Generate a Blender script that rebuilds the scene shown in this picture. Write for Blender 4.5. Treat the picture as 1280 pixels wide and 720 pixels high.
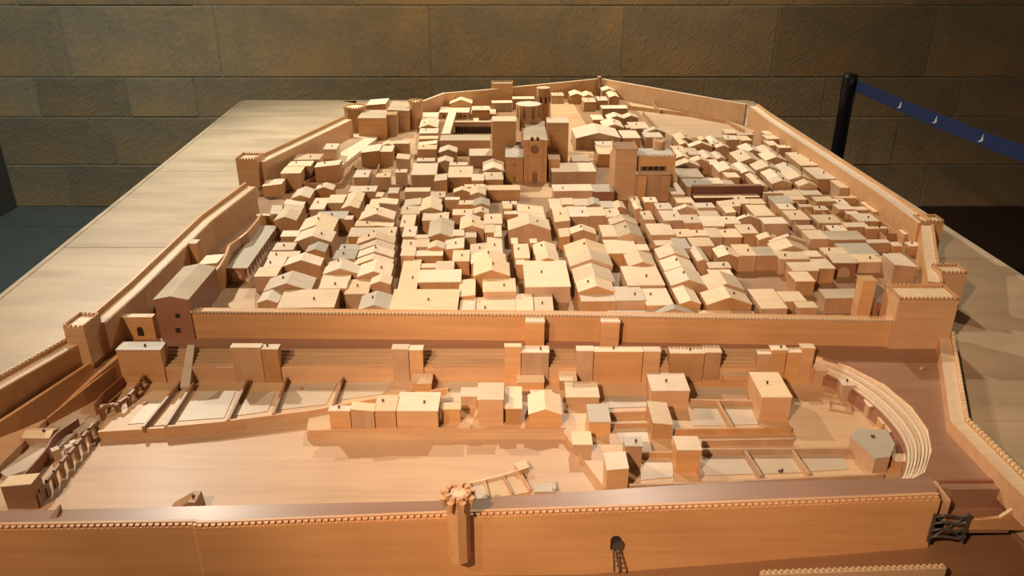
import bpy, math, random
from mathutils import Vector, Matrix
random.seed(7)
for o in list(bpy.data.objects): bpy.data.objects.remove(o, do_unlink=True)
S = bpy.context.scene
C = S.collection
# ------------------------------------------------------------------ camera
CAMZ, TH, FPX = 1.65, math.radians(24.8), 1000.0
cd = bpy.data.cameras.new('camera'); cam = bpy.data.objects.new('camera', cd); C.objects.link(cam)
cam.location = (0, 0, CAMZ); cam.rotation_euler = (math.pi/2-TH, 0, 0)
cd.sensor_width = 36; cd.lens = 36*FPX/1280; cd.clip_start = .05; cd.clip_end = 60
S.camera = cam
# ------------------------------------------------------------------ world and lights
W = bpy.data.worlds.new('world'); S.world = W; W.use_nodes = True
W.node_tree.nodes['Background'].inputs[0].default_value = (1.0, .80, .58, 1)
W.node_tree.nodes['Background'].inputs[1].default_value = .12
def spot(name, loc, target, watt, col, angle, blend, size):
    l = bpy.data.lights.new(name, 'SPOT'); l.energy = watt; l.color = col
    l.spot_size = math.radians(angle); l.spot_blend = blend; l.shadow_soft_size = size
    o = bpy.data.objects.new(name, l); C.objects.link(o); o.location = loc
    o.rotation_euler = (Vector(target)-Vector(loc)).to_track_quat('-Z', 'Y').to_euler(); return o
spot('spotlight', (-2.0, 3.7, 2.95), (0.1, 2.5, .85), 330, (1, .90, .72), 85, .9, .03)
spot('spotlight', (-1.0, -0.7, 2.7), (0.36, 1.50, .8), 400, (1, .66, .43), 36, 1.0, .03)
spot('spotlight', (-1.7, -0.4, 2.9), (-0.70, 1.62, .8), 230, (1, .68, .44), 42, 1.0, .03)  # added fill spot, brightens the left front zone
spot('spotlight', (0.6, 4.2, 3.5), (0.2, 2.9, .85), 310, (1, .88, .70), 75, .9, .05)
spot('spotlight', (-2.6, 1.2, 3.3), (-1.3, 2.3, .8), 15, (1, .90, .76), 75, .9, .05)
spot('spotlight', (-0.4, 2.9, 3.6), (-0.2, 4.79, 1.1), 215, (1, .82, .54), 85, 1.0, .08)
spot('spotlight', (-2.4, 2.6, 3.5), (-2.7, 4.3, .2), 230, (.86, .95, .88), 75, 1.0, .10)  # added fill spot, lifts the dark floor and wall at left
spot('spotlight', (0.5, 2.6, 3.5), (2.0, 4.79, .8), 65, (1, .76, .50), 60, 1.0, .03)
S.view_settings.view_transform = 'Standard'; S.view_settings.look = 'None'
S.view_settings.gamma = 1; S.view_settings.use_curve_mapping = False; S.view_settings.exposure = 0.0
# ------------------------------------------------------------------ geometry helpers
T = .80                                            # height of the outer board above the floor
ct, st = math.cos(TH), math.sin(TH)
def ray(px, py):
    a, b = (px-640)/FPX, (360-py)/FPX
    return Vector((a, ct+b*st, -st+b*ct))
def P(px, py, z):                                  # z above the board
    d = ray(px, py); t = (z+T-CAMZ)/d.z
    return Vector((d.x*t, d.y*t, z+T))
def G(Y): return .018+(Y-1.60)*.033                # town ground, above the board
def PG(px, py, dz=0):
    z = .07
    for _ in range(8): z = G(P(px, py, z).y)+dz
    return P(px, py, z)
def VZ(px, py, Y):                                 # point of the pixel ray on the vertical plane at Y
    d = ray(px, py); t = Y/d.y
    return Vector((d.x*t, Y, CAMZ+d.z*t))
def obj(name, verts, faces, mat, parent=None, loc=(0, 0, 0), rot=0, smooth=False):
    me = bpy.data.meshes.new(name); me.from_pydata([tuple(v) for v in verts], [], faces); me.update()
    if mat: me.materials.append(mat)
    if smooth: me.polygons.foreach_set('use_smooth', [True]*len(me.polygons))
    o = bpy.data.objects.new(name, me); C.objects.link(o); o.location = loc; o.rotation_euler = (0, 0, rot)
    if parent: o.parent = parent
    return o
def empty(name, loc=(0, 0, 0), rot=0):
    o = bpy.data.objects.new(name, None); C.objects.link(o); o.location = loc; o.rotation_euler = (0, 0, rot)
    o.empty_display_size = .02; return o
LABELS = set()
def tag(o, label, cat, group=None):
    o['label'] = label; o['category'] = cat
    if group: o['group'] = group
    return o
class MB:
    def __init__(s): s.v = []; s.f = []
    def add(s, v, f):
        n = len(s.v); s.v += [Vector(p) for p in v]; s.f += [tuple(i+n for i in q) for q in f]
    def box(s, x0, x1, y0, y1, z0, z1, M=None):
        v = [Vector(p) for p in ((x0,y0,z0),(x1,y0,z0),(x1,y1,z0),(x0,y1,z0),(x0,y0,z1),(x1,y0,z1),(x1,y1,z1),(x0,y1,z1))]
        if M: v = [M@p for p in v]
        s.add(v, [(0,3,2,1),(4,5,6,7),(0,1,5,4),(1,2,6,5),(2,3,7,6),(3,0,4,7)])
    def prism(s, pts, zb):                          # pts: top polygon (any z), extruded down to zb
        n = len(pts); a = sum((pts[i].x*pts[(i+1)%n].y-pts[(i+1)%n].x*pts[i].y) for i in range(n))
        if a < 0: pts = pts[::-1]
        v = [Vector(p) for p in pts]+[Vector((p.x, p.y, zb)) for p in pts]
        s.add(v, [tuple(range(n)), tuple(range(2*n-1, n-1, -1))]+[(i+n, (i+1)%n+n, (i+1)%n, i) for i in range(n)])
    def profx(s, prof, y0, y1):                     # profile (x,z) counter-clockwise seen from the front, run along y
        n = len(prof)
        s.add([(x, y0, z) for x, z in prof]+[(x, y1, z) for x, z in prof],
              [tuple(range(n)), tuple(range(2*n-1, n-1, -1))]+[(i, i+n, (i+1)%n+n, (i+1)%n) for i in range(n)])
    def profy(s, prof, x0, x1):                     # profile (y,z), run along x
        n = len(prof)
        s.add([(x0, y, z) for y, z in prof]+[(x1, y, z) for y, z in prof],
              [tuple(range(n-1, -1, -1)), tuple(range(n, 2*n))]+[(i, (i+1)%n, (i+1)%n+n, i+n) for i in range(n)])
    def cyl(s, x, y, z0, z1, r, n=10, r2=None):
        r2 = r if r2 is None else r2
        s.add([(x+r*math.cos(2*math.pi*i/n), y+r*math.sin(2*math.pi*i/n), z0) for i in range(n)] +
              [(x+r2*math.cos(2*math.pi*i/n), y+r2*math.sin(2*math.pi*i/n), z1) for i in range(n)],
              [tuple(range(n-1, -1, -1)), tuple(range(n, 2*n))]+[(i, (i+1)%n, (i+1)%n+n, i+n) for i in range(n)])
    def tube(s, pts, r, n=6):
        rings = []
        for i, p in enumerate(pts):
            p = Vector(p); d = (Vector(pts[min(i+1, len(pts)-1)])-Vector(pts[max(i-1, 0)])).normalized()
            a = d.orthogonal().normalized(); b = d.cross(a)
            rings.append([p+r*(a*math.cos(2*math.pi*k/n)+b*math.sin(2*math.pi*k/n)) for k in range(n)])
        v = [q for r_ in rings for q in r_]; f = []
        for i in range(len(pts)-1):
            for k in range(n): f.append((i*n+k, i*n+(k+1)%n, (i+1)*n+(k+1)%n, (i+1)*n+k))
        f += [tuple(range(n-1, -1, -1)), tuple(range((len(pts)-1)*n, len(pts)*n))]
        s.add(v, f)
    def build(s, name, mat, parent=None, loc=(0, 0, 0), rot=0, smooth=False):
        return obj(name, s.v, s.f, mat, parent, loc, rot, smooth)
# ------------------------------------------------------------------ materials
def wood(name, c1, c2, rough=.45, grain=(6, 90, 90), var=.12, bump=.15, coat=.0, stain=.0):
    m = bpy.data.materials.new(name); m.use_nodes = True; n = m.node_tree.nodes; l = m.node_tree.links
    b = n['Principled BSDF']; b.inputs['Roughness'].default_value = rough
    b.inputs['Coat Weight'].default_value = coat; b.inputs['Coat Roughness'].default_value = .25
    tc = n.new('ShaderNodeTexCoord'); oi = n.new('ShaderNodeObjectInfo')
    off = n.new('ShaderNodeVectorMath'); off.operation = 'SCALE'; off.inputs[0].default_value = (7, 5, 3)
    l.new(oi.outputs['Random'], off.inputs['Scale'])
    ad = n.new('ShaderNodeVectorMath'); ad.operation = 'ADD'
    l.new(tc.outputs['Object'], ad.inputs[0]); l.new(off.outputs[0], ad.inputs[1])
    mp = n.new('ShaderNodeMapping'); mp.inputs['Scale'].default_value = grain; l.new(ad.outputs[0], mp.inputs[0])
    nz = n.new('ShaderNodeTexNoise'); nz.inputs['Scale'].default_value = 1; nz.inputs['Detail'].default_value = 6
    nz.inputs['Roughness'].default_value = .62; nz.inputs['Distortion'].default_value = .4; l.new(mp.outputs[0], nz.inputs[0])
    nb = n.new('ShaderNodeTexNoise'); nb.inputs['Scale'].default_value = 5; nb.inputs['Detail'].default_value = 3
    l.new(ad.outputs[0], nb.inputs[0])
    cr = n.new('ShaderNodeValToRGB'); cr.color_ramp.elements[0].position = .30; cr.color_ramp.elements[1].position = .72
    cr.color_ramp.elements[0].color = (*c1, 1); cr.color_ramp.elements[1].color = (*c2, 1)
    mx = n.new('ShaderNodeMath'); mx.operation = 'MULTIPLY_ADD'; mx.inputs[1].default_value = .45
    l.new(nb.outputs[0], mx.inputs[0])
    ms = n.new('ShaderNodeMath'); ms.operation = 'MULTIPLY'; ms.inputs[1].default_value = .58; l.new(nz.outputs[0], ms.inputs[0])
    l.new(ms.outputs[0], mx.inputs[2]); l.new(mx.outputs[0], cr.inputs[0])
    hs = n.new('ShaderNodeHueSaturation'); l.new(cr.outputs[0], hs.inputs['Color'])
    mr = n.new('ShaderNodeMapRange'); mr.inputs[3].default_value = 1-var; mr.inputs[4].default_value = 1+var
    l.new(oi.outputs['Random'], mr.inputs[0]); l.new(mr.outputs[0], hs.inputs['Value'])
    wn = n.new('ShaderNodeTexWhiteNoise'); wn.noise_dimensions = '1D'; l.new(oi.outputs['Random'], wn.inputs['W'])
    ms2 = n.new('ShaderNodeMapRange'); ms2.inputs[3].default_value = 1-var*1.6; ms2.inputs[4].default_value = 1+var*.8
    l.new(wn.outputs['Value'], ms2.inputs[0]); l.new(ms2.outputs[0], hs.inputs['Saturation'])
    out = hs.outputs[0]
    if stain:
        n2 = n.new('ShaderNodeTexNoise'); n2.inputs['Scale'].default_value = 2.6; n2.inputs['Detail'].default_value = 4
        mp2 = n.new('ShaderNodeMapping'); mp2.inputs['Scale'].default_value = (1, 3.5, 1); l.new(tc.outputs['Object'], mp2.inputs[0])
        l.new(mp2.outputs[0], n2.inputs[0])
        r2 = n.new('ShaderNodeValToRGB'); r2.color_ramp.elements[0].position = .42; r2.color_ramp.elements[1].position = .7
        r2.color_ramp.elements[0].color = (0, 0, 0, 1); r2.color_ramp.elements[1].color = (stain, stain, stain, 1)
        l.new(n2.outputs[0], r2.inputs[0])
        mc = n.new('ShaderNodeMixRGB'); mc.inputs[2].default_value = (.20, .155, .11, 1)
        l.new(r2.outputs[0], mc.inputs[0]); l.new(out, mc.inputs[1]); out = mc.outputs[0]
    l.new(out, b.inputs['Base Color'])
    bp = n.new('ShaderNodeBump'); bp.inputs['Strength'].default_value = bump; bp.inputs['Distance'].default_value = .001
    l.new(nz.outputs[0], bp.inputs['Height']); l.new(bp.outputs[0], b.inputs['Normal'])
    return m
def plain(name, col, rough=.5, metal=0, bump=0, bscale=40):
    m = bpy.data.materials.new(name); m.use_nodes = True; n = m.node_tree.nodes; l = m.node_tree.links
    b = n['Principled BSDF']; b.inputs['Roughness'].default_value = rough; b.inputs['Metallic'].default_value = metal
    nz = n.new('ShaderNodeTexNoise'); nz.inputs['Scale'].default_value = bscale; nz.inputs['Detail'].default_value = 4
    tc = n.new('ShaderNodeTexCoord'); l.new(tc.outputs['Object'], nz.inputs[0])
    cr = n.new('ShaderNodeValToRGB')
    cr.color_ramp.elements[0].color = (*[c*.75 for c in col], 1); cr.color_ramp.elements[1].color = (*[min(1, c*1.2) for c in col], 1)
    l.new(nz.outputs[0], cr.inputs[0]); l.new(cr.outputs[0], b.inputs['Base Color'])
    if bump:
        bp = n.new('ShaderNodeBump'); bp.inputs['Strength'].default_value = bump; bp.inputs['Distance'].default_value = .01
        l.new(nz.outputs[0], bp.inputs['Height']); l.new(bp.outputs[0], b.inputs['Normal'])
    return m
def stone(name):
    m = bpy.data.materials.new(name); m.use_nodes = True; n = m.node_tree.nodes; l = m.node_tree.links
    b = n['Principled BSDF']; b.inputs['Roughness'].default_value = .9
    tc = n.new('ShaderNodeTexCoord'); oi = n.new('ShaderNodeObjectInfo')
    nz = n.new('ShaderNodeTexNoise'); nz.inputs['Scale'].default_value = 1.7; nz.inputs['Detail'].default_value = 12
    nz.inputs['Roughness'].default_value = .65; l.new(tc.outputs['Object'], nz.inputs[0])
    cr = n.new('ShaderNodeValToRGB'); e = cr.color_ramp.elements
    e[0].position = .33; e[0].color = (.20, .175, .125, 1); e[1].position = .68; e[1].color = (.44, .27, .12, 1)
    k = e.new(.5); k.color = (.31, .23, .135, 1)
    l.new(nz.outputs[0], cr.inputs[0])
    hs = n.new('ShaderNodeHueSaturation'); l.new(cr.outputs[0], hs.inputs['Color'])
    mr = n.new('ShaderNodeMapRange'); mr.inputs[3].default_value = .85; mr.inputs[4].default_value = 1.15
    l.new(oi.outputs['Random'], mr.inputs[0]); l.new(mr.outputs[0], hs.inputs['Value']); l.new(hs.outputs[0], b.inputs['Base Color'])
    # chisel marks: slanting broken grooves, their slant varies from block to block
    ang = n.new('ShaderNodeMapRange'); ang.inputs[3].default_value = -.9; ang.inputs[4].default_value = -.35
    l.new(oi.outputs['Random'], ang.inputs[0])
    vr = n.new('ShaderNodeVectorRotate'); vr.rotation_type = 'Y_AXIS'; l.new(tc.outputs['Object'], vr.inputs['Vector']); l.new(ang.outputs[0], vr.inputs['Angle'])
    mp = n.new('ShaderNodeMapping'); mp.inputs['Scale'].default_value = (120, 18, 17); l.new(vr.outputs[0], mp.inputs[0])
    ch = n.new('ShaderNodeTexNoise'); ch.inputs['Scale'].default_value = 1; ch.inputs['Detail'].default_value = 3; l.new(mp.outputs[0], ch.inputs[0])
    fi = n.new('ShaderNodeTexNoise'); fi.inputs['Scale'].default_value = 30; fi.inputs['Detail'].default_value = 8; l.new(tc.outputs['Object'], fi.inputs[0])
    ma = n.new('ShaderNodeMath'); ma.operation = 'MULTIPLY_ADD'; ma.inputs[1].default_value = .8
    l.new(fi.outputs[0], ma.inputs[0]); l.new(ch.outputs[0], ma.inputs[2])
    bp = n.new('ShaderNodeBump'); bp.inputs['Strength'].default_value = .42; bp.inputs['Distance'].default_value = .022
    l.new(ma.outputs[0], bp.inputs['Height']); l.new(bp.outputs[0], b.inputs['Normal'])
    return m
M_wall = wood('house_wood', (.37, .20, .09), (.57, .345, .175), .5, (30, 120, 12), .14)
M_roof = wood('roof_wood', (.58, .43, .28), (.80, .65, .45), .5, (30, 160, 160), .16)  # pale wood, made paler still to carry the light on top faces
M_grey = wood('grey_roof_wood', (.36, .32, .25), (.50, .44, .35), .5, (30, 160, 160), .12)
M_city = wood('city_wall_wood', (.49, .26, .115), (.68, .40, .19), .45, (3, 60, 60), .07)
M_red = wood('red_wood', (.25, .10, .052), (.36, .155, .085), .45, (8, 60, 8), .06)
M_dark = wood('dark_red_wood', (.10, .032, .020), (.17, .06, .035), .5, (8, 60, 60), .05)
M_walk = wood('walkway_wood', (.24, .125, .075), (.36, .20, .12), .40, (3, 45, 45), .06, .3, .1)
M_street_shade = wood('shaded_street_wood', (.26, .15, .075), (.36, .22, .12), .5, (3, 40, 40), .06)  # ground brown darkened to stand for shade in the deep streets
M_board = wood('board_wood', (.42, .34, .25), (.62, .51, .36), .42, (2.2, 22, 22), .04, .12, .03, .35)
M_board_warm = wood('warm_lit_board_wood', (.40, .28, .165), (.58, .43, .27), .42, (2.2, 22, 22), .04, .12, .03, .3)  # same board wood, with the warm lamplight of the right side put into its colour
M_field = wood('field_wood', (.42, .26, .145), (.58, .39, .24), .50, (2.5, 40, 40), .04, .5, .04)
M_ground = wood('ground_wood', (.44, .28, .15), (.60, .42, .25), .45, (3, 40, 40), .06)
M_brown = wood('brown_wood', (.24, .12, .055), (.34, .18, .085), .4, (3, 40, 40), .06)
M_peg = plain('peg_wood', (.10, .055, .03), .6)
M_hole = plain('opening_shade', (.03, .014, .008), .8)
M_stone = stone('sandstone'); M_mortar = plain('mortar', (.27, .235, .17), .95, 0, .5, 12)
M_slab = plain('floor_slab', (.105, .125, .115), .55, 0, .15, 9)
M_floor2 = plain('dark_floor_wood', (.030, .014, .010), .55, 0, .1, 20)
M_black = plain('black_metal', (.008, .008, .011), .35, .3)
M_belt = plain('blue_webbing', (.006, .022, .10), .8, 0, .2, 300)
M_white = plain('white_print', (.55, .58, .62), .7)
M_iron = plain('grey_metal', (.16, .155, .15), .35, .7, .2, 90)
M_plaster = plain('dark_plaster', (.12, .11, .095), .9)
# ------------------------------------------------------------------ room
def struct(name, mb, mat, **k):
    o = mb.build(name, mat, **k); o['kind'] = 'structure'; return o
WY = 4.79
XL = VZ(21, 258, WY).x
m = MB(); m.box(XL, 4.6, WY+.0035, WY+.3, 0, 3.8); wb = struct('wall_back', m, M_mortar)
rows = [(0, .27, [60, 175, 330, 505, 690, 860, 1010, 1180, 1370]), (.27, .565, [130, 300, 470, 640, 800, 985, 1130, 1300]),
        (.565, .80, [46, 160, 245, 345, 540, 690, 880, 1030, 1200, 1390]), (.80, 1.20, [96, 282, 540, 775, 960, 1150, 1330]),
        (1.20, 1.55, [50, 260, 450, 700, 900, 1120, 1300]), (1.55, 1.95, [150, 400, 620, 850, 1060, 1260]),
        (1.95, 2.40, [60, 320, 560, 800, 1000, 1230]), (2.40, 2.9, [200, 420, 700, 930, 1180]), (2.9, 3.35, [80, 330, 600, 860, 1100]),
        (3.35, 3.8, [200, 460, 700, 950, 1200])]
for z0, z1, js in rows:
    xs = [XL]+[VZ(x, 120, WY).x for x in js]
    while xs[-1] < 4.0: xs.append(xs[-1]+random.uniform(.6, .9))
    xs.append(4.6)
    for a, b in zip(xs[:-1], xs[1:]):
        if b-a < .05: continue
        g = .0035; p = random.uniform(-.001, .003); ch = .004
        w, h = (b-a)/2-g, (z1-z0)/2-g
        lo = g*0
        v = [(-w, .03, -h), (w, .03, -h), (w, .03, h), (-w, .03, h), (-w, ch-p, -h), (w, ch-p, -h), (w, ch-p, h), (-w, ch-p, h),
             (-w+ch, -p, -h+ch), (w-ch, -p, -h+ch), (w-ch, -p, h-ch), (-w+ch, -p, h-ch)]
        f = [(8, 9, 10, 11)]
        for i in range(4):
            j = (i+1) % 4
            f += [(i, j, j+4, i+4), (i+4, j+4, j+8, i+8)]
        obj('stone_block', v, f, M_stone, wb, ((a+b)/2, WY, (z0+z1)/2))
m = MB(); m.box(XL-.3, XL, -1.5, WY+.3, 0, 3.8); struct('wall_left', m, M_plaster)
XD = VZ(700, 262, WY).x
m = MB(); m.box(XL-.3, XD, -1.5, WY+.3, -.1, -.012); fl = struct('floor', m, M_mortar)
x = XL
while x < XD-.05:
    x2 = min(x+.78, XD); y = -1.5+random.uniform(0, .3)
    while y < WY:
        y2 = min(y+1.15, WY+.02)
        mm = MB(); mm.box(x+.004, x2-.004, y+.004, y2-.004, -.03, 0)
        mm.build('floor_slab', M_slab, fl); y = y2
    x = x2
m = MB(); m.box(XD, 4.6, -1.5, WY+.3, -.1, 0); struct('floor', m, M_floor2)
m = MB(); m.box(XL-.3, 4.6, -1.5, WY+.3, 3.8, 3.9); struct('ceiling', m, M_plaster)
# ------------------------------------------------------------------ base of the model
LB, RB = (305, 126), (936, 126)
def lx(y): return 305-1.225*(y-126)
def rx(y): return 936+1.535*(y-126)
model = empty('model_table', (0, 2.3, 0)); tag(model, 'large pale wooden board table carrying the whole wooden town model', 'table')
def mpart(name, mb, mat): 
    o = mb.build(name, mat); o.parent = model; o.matrix_parent_inverse = Matrix.Translation(-Vector(model.location)); return o
def ground(name, pts, mat, zb=-.20):
    mm = MB(); mm.prism([Vector(p) for p in pts], zb+T); return mpart(name, mm, mat)
zF, zFl = -.057, -.072
# outer board, left side in panels
def lw(y):                                         # px of the outer foot of the left wall
    pts = [(126, 434), (150, 428), (198, 330), (229, 310), (271, 255), (360, 159), (405, 90), (477, 0), (640, -210)]
    for (a, xa), (b, xb) in zip(pts[:-1], pts[1:]):
        if a <= y <= b: return xa+(xb-xa)*(y-a)/(b-a)
    return pts[-1][1]
for ya, yb in ((126, 214), (214.3, 309), (309.6, 640)):
    ys = [ya]+[y for y in (150, 198, 229, 271, 360, 405, 477) if ya < y < yb]+[yb]
    right = [P(lw(y)+12, y, 0) for y in ys]
    ground('panel', [P(lx(ya), ya, 0), P(lx(yb), yb, 0)]+right[::-1], M_board)
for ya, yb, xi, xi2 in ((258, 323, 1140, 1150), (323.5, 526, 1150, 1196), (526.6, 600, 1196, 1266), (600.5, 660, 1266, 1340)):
    ground('panel', [P(xi, ya, 0), P(rx(ya), ya, 0), P(rx(yb), yb, 0), P(xi2, yb, 0)], M_board_warm)
ground('panel', [P(425, 126, 0), P(936, 126, 0), P(rx(258), 258, 0), P(1130, 258, 0), P(640, 160, 0)], M_board)
# low ground in front
Yf = 1.013
ground('low_ground', [Vector((-1.5, Yf+.03, T-.145)), Vector((-1.5, .60, T-.145)), Vector((.12, .60, T-.145)), Vector((.12, Yf+.03, T-.145))], M_brown, -.2)
ground('low_ground', [Vector((.12, Yf+.03, T-.145)), Vector((.12, .60, T-.145)), Vector((1.4, .60, T-.035)), Vector((1.4, Yf+.03, T-.035))], M_brown, -.2)
ground('field', [P(-60, 645, zFl), P(-60, 540, zFl), P(60, 470, zFl), P(700, 500, zFl), P(800, 560, zFl), P(1150, 560, zFl), P(1210, 640, zFl)], M_field)
ground('terrace', [P(205, 531, zF), P(122, 540, zF), P(165, 470, zF), P(1150, 470, zF), P(1160, 598, zF), P(775, 612, zF), P(757, 612, zF), P(705, 541, zF), P(383, 541, zF), P(386, 522, zF), P(260, 533, zF)], M_ground)
for pp in ([(882, 570), (931, 569), (945, 592), (882, 594)], [(940, 569), (988, 568), (1004, 590), (954, 592)], [(998, 568), (1052, 567), (1060, 586), (1014, 589)], [(868, 508), (898, 508), (910, 532), (866, 532)], [(904, 508), (945, 508), (948, 530), (918, 531)],
           [(870, 484), (940, 484), (945, 496), (870, 496)], [(755, 494), (808, 494), (812, 508), (760, 510)], [(768, 535), (808, 535), (812, 552), (776, 554)], [(808, 572), (842, 572), (842, 596), (800, 600)],
           [(250, 490), (295, 488), (280, 522), (222, 526)], [(312, 492), (345, 490), (334, 514), (292, 520)], [(362, 480), (422, 478), (408, 505), (348, 512)], [(432, 478), (500, 476), (480, 492), (424, 500)], [(188, 500), (208, 500), (188, 528), (160, 530)], [(556, 478), (598, 474), (598, 500), (556, 504)]):
    ground('court_floor', [P(x, y, zF+.0012) for x, y in pp], M_board, zF-.01)
# apron left: lower ground along the wall
ground('apron', [P(-60, 640, -.05), P(-60, 520, -.02), P(112, 450, -.0), P(150, 428, 0), P(150, 445, -.005), P(60, 522, -.06), P(30, 560, -.068)], M_city)
ground('walkway', [P(140, 423, 0), P(1168, 423, 0), P(1180, 470, 0), P(1190, 527, 0), P(1268, 611, 0), P(1190, 612, 0), P(1140, 599, 0), P(1156, 590, 0), P(1165, 562, 0), P(1160, 535, 0), P(1140, 507, 0), P(1105, 478, 0), P(1060, 455, 0), P(1018, 443, 0), P(1016, 433, 0), P(205, 433, 0), P(140, 436, 0)], M_walk)
# town ground
tg = [PG(235, 391), PG(1122, 400), PG(1160, 350), PG(1150, 290), PG(958, 165), PG(905, 150), PG(750, 118), PG(530, 140), PG(440, 170), PG(330, 240), PG(265, 300), PG(195, 372), PG(195, 391)]
ground('town_ground', tg, M_street_shade)
ground('open_ground', [PG(x, y, .0012) for x, y in ((785, 128), (905, 149), (945, 164), (925, 172), (845, 172), (822, 162))], M_ground, .0)
ground('open_ground', [PG(x, y, .0012) for x, y in ((490, 165), (545, 165), (545, 235), (480, 235), (470, 200))], M_ground, .0)
ground('open_ground', [PG(x, y, .0012) for x, y in ((640, 228), (690, 228), (690, 247), (645, 247))], M_ground, .0)
ground('open_ground', [PG(x, y, .0012) for x, y in ((688, 128), (716, 128), (735, 160), (745, 200), (700, 205), (690, 160))], M_ground, .0)
ground('open_ground', [PG(x, y, .0012) for x, y in ((240, 388), (283, 360), (320, 362), (318, 390))], M_ground, .0)
# edging strips of the table and its stand
def edging(a, b, t=.014):
    a, b = Vector(a), Vector(b); d = (b-a).normalized(); nn = Vector((d.y, -d.x, 0))
    mm = MB(); gap = .003
    mm.prism([a+nn*gap, b+nn*gap, b+nn*(gap+t), a+nn*(gap+t)], T-.20)
    mpart('edge_strip', mm, M_board)
c0, c1 = P(LB[0], 126, .002), P(RB[0], 126, .002)
c2, c3 = P(rx(640), 640, .002), P(lx(640), 640, .002)
for a, b in ((c0, c3), (c2, c1), (c1, c0)): edging(a, b)
mm = MB(); k = .12
mm.prism([Vector((c3.x+k, .72, T-.27)), Vector((c2.x-k, .72, T-.27)), Vector((c1.x-k, c1.y-k, T-.27)), Vector((c0.x+k, c0.y-k, T-.27))], 0); mpart('plinth', mm, M_brown)
mm = MB(); mm.prism([Vector((c3.x+.01, .60, T-.201)), Vector((c2.x-.01, .60, T-.201)), c1+Vector((0, 0, -.203)), c0+Vector((0, 0, -.203))], T-.27); mpart('board_underlay', mm, M_brown)
# ------------------------------------------------------------------ walls
def offset(pts, t):
    out = []
    for i, p in enumerate(pts):
        ns = []
        for a, b in ((i-1, i), (i, i+1)):
            if a >= 0 and b < len(pts):
                d = pts[b]-pts[a]; d.z = 0; d.normalize(); ns.append(Vector((-d.y, d.x, 0)))
        nn = sum(ns, Vector()).normalized(); c = max(.4, nn.dot(ns[0]))
        out.append(p+nn*t/c)
    return out
def ribbon(mb, a, b, za, zb_):                      # solid between two polylines, za/zb_: lists or floats of top / bottom
    n = len(a); v = []
    for i in range(n):
        for q, zz in ((a[i], 't'), (b[i], 't'), (b[i], 'b'), (a[i], 'b')):
            z = (za[i] if isinstance(za, list) else za) if zz == 't' else (zb_[i] if isinstance(zb_, list) else zb_)
            v.append(Vector((q.x, q.y, z)))
    f = [(0, 1, 2, 3), tuple(4*(n-1)+k for k in (3, 2, 1, 0))]
    for i in range(n-1):
        for k in range(4): f.append((4*i+k, 4*i+4+k, 4*i+4+(k+1) % 4, 4*i+(k+1) % 4))
    mb.add(v, f)
def merlons(mb, line, z_off, w, gap, t, h):
    for a, b in zip(line[:-1], line[1:]):
        L = (b-a).length; n = max(1, int(L/(w+gap))); d = (b-a)/n; ang = math.atan2(d.y, d.x)
        for i in range(n):
            p = a+d*(i+.5); M = Matrix.Translation(p+Vector((0, 0, z_off))) @ Matrix.Rotation(ang, 4, 'Z')
            mb.box(-w/2, w/2, -t/2, t/2, -.001, h, M)
def wall(label, pts, t, zbot, mat=None, par=(.006, .006), mer=(.005, .004, .005), top=None, name='rampart', cat='wall'):
    w = [P(x, y, z) for x, y, z in pts]; o = offset(w, t)
    root = empty(name, ((w[0].x+w[-1].x)/2, (w[0].y+w[-1].y)/2, T+zbot)); tag(root, label, cat)
    inv = Matrix.Translation(-Vector(root.location))
    def pt(nm, mb, mt):
        ob = mb.build(nm, mt, root); ob.matrix_parent_inverse = inv; return ob
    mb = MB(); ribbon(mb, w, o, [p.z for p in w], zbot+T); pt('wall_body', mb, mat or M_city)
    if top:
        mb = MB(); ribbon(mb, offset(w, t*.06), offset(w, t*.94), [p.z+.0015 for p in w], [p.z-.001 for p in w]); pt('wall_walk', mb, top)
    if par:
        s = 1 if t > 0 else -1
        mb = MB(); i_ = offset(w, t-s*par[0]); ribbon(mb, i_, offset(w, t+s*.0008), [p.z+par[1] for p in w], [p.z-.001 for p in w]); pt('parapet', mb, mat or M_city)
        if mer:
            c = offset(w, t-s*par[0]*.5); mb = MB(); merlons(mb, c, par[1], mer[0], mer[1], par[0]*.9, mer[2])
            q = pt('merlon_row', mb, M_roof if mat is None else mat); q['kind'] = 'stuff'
    return root
wall('long crenellated orange wall dividing the upper town from the stepped seating', [(237, 390, .064), (700, 394,   .064), (1125, 401, .0635)], .022, -.005, par=None, mer=None)
# crenels on its front edge
mb = MB(); ln = [P(237, 391, .064)+Vector((0, .002, 0)), P(700, 395, .064)+Vector((0, .002, 0)), P(1125, 402, .0635)+Vector((0, .002, 0))]
merlons(mb, ln, 0, .0042, .0034, .004, .0042)
wallmid = [o for o in C.objects if o.name == 'rampart'][0]
q = mb.build('merlon_row', M_roof, wallmid); q.matrix_parent_inverse = Matrix.Translation(-Vector(wallmid.location)); q['kind'] = 'stuff'
for bx, bl in ((657, 'left one of two square buttress towers on the long orange wall'), (750, 'right one of two square buttress towers on the long orange wall')):
    a = P(bx, 433, 0); wd = P(bx+23, 433, 0).x-a.x; zt = VZ(bx, 404, a.y).z
    e = empty('buttress_tower', (a.x+wd/2, a.y+.015, T)); tag(e, bl, 'tower', None)
    mb = MB(); mb.box(-wd/2, wd/2, -.015, .022, 0, zt-T); mb.build('tower_body', M_city, e)
    mb = MB(); mb.box(-wd/2-.001, wd/2+.001, -.016, .022, zt-T, zt-T+.004); mb.build('tower_cap', M_roof, e)
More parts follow.
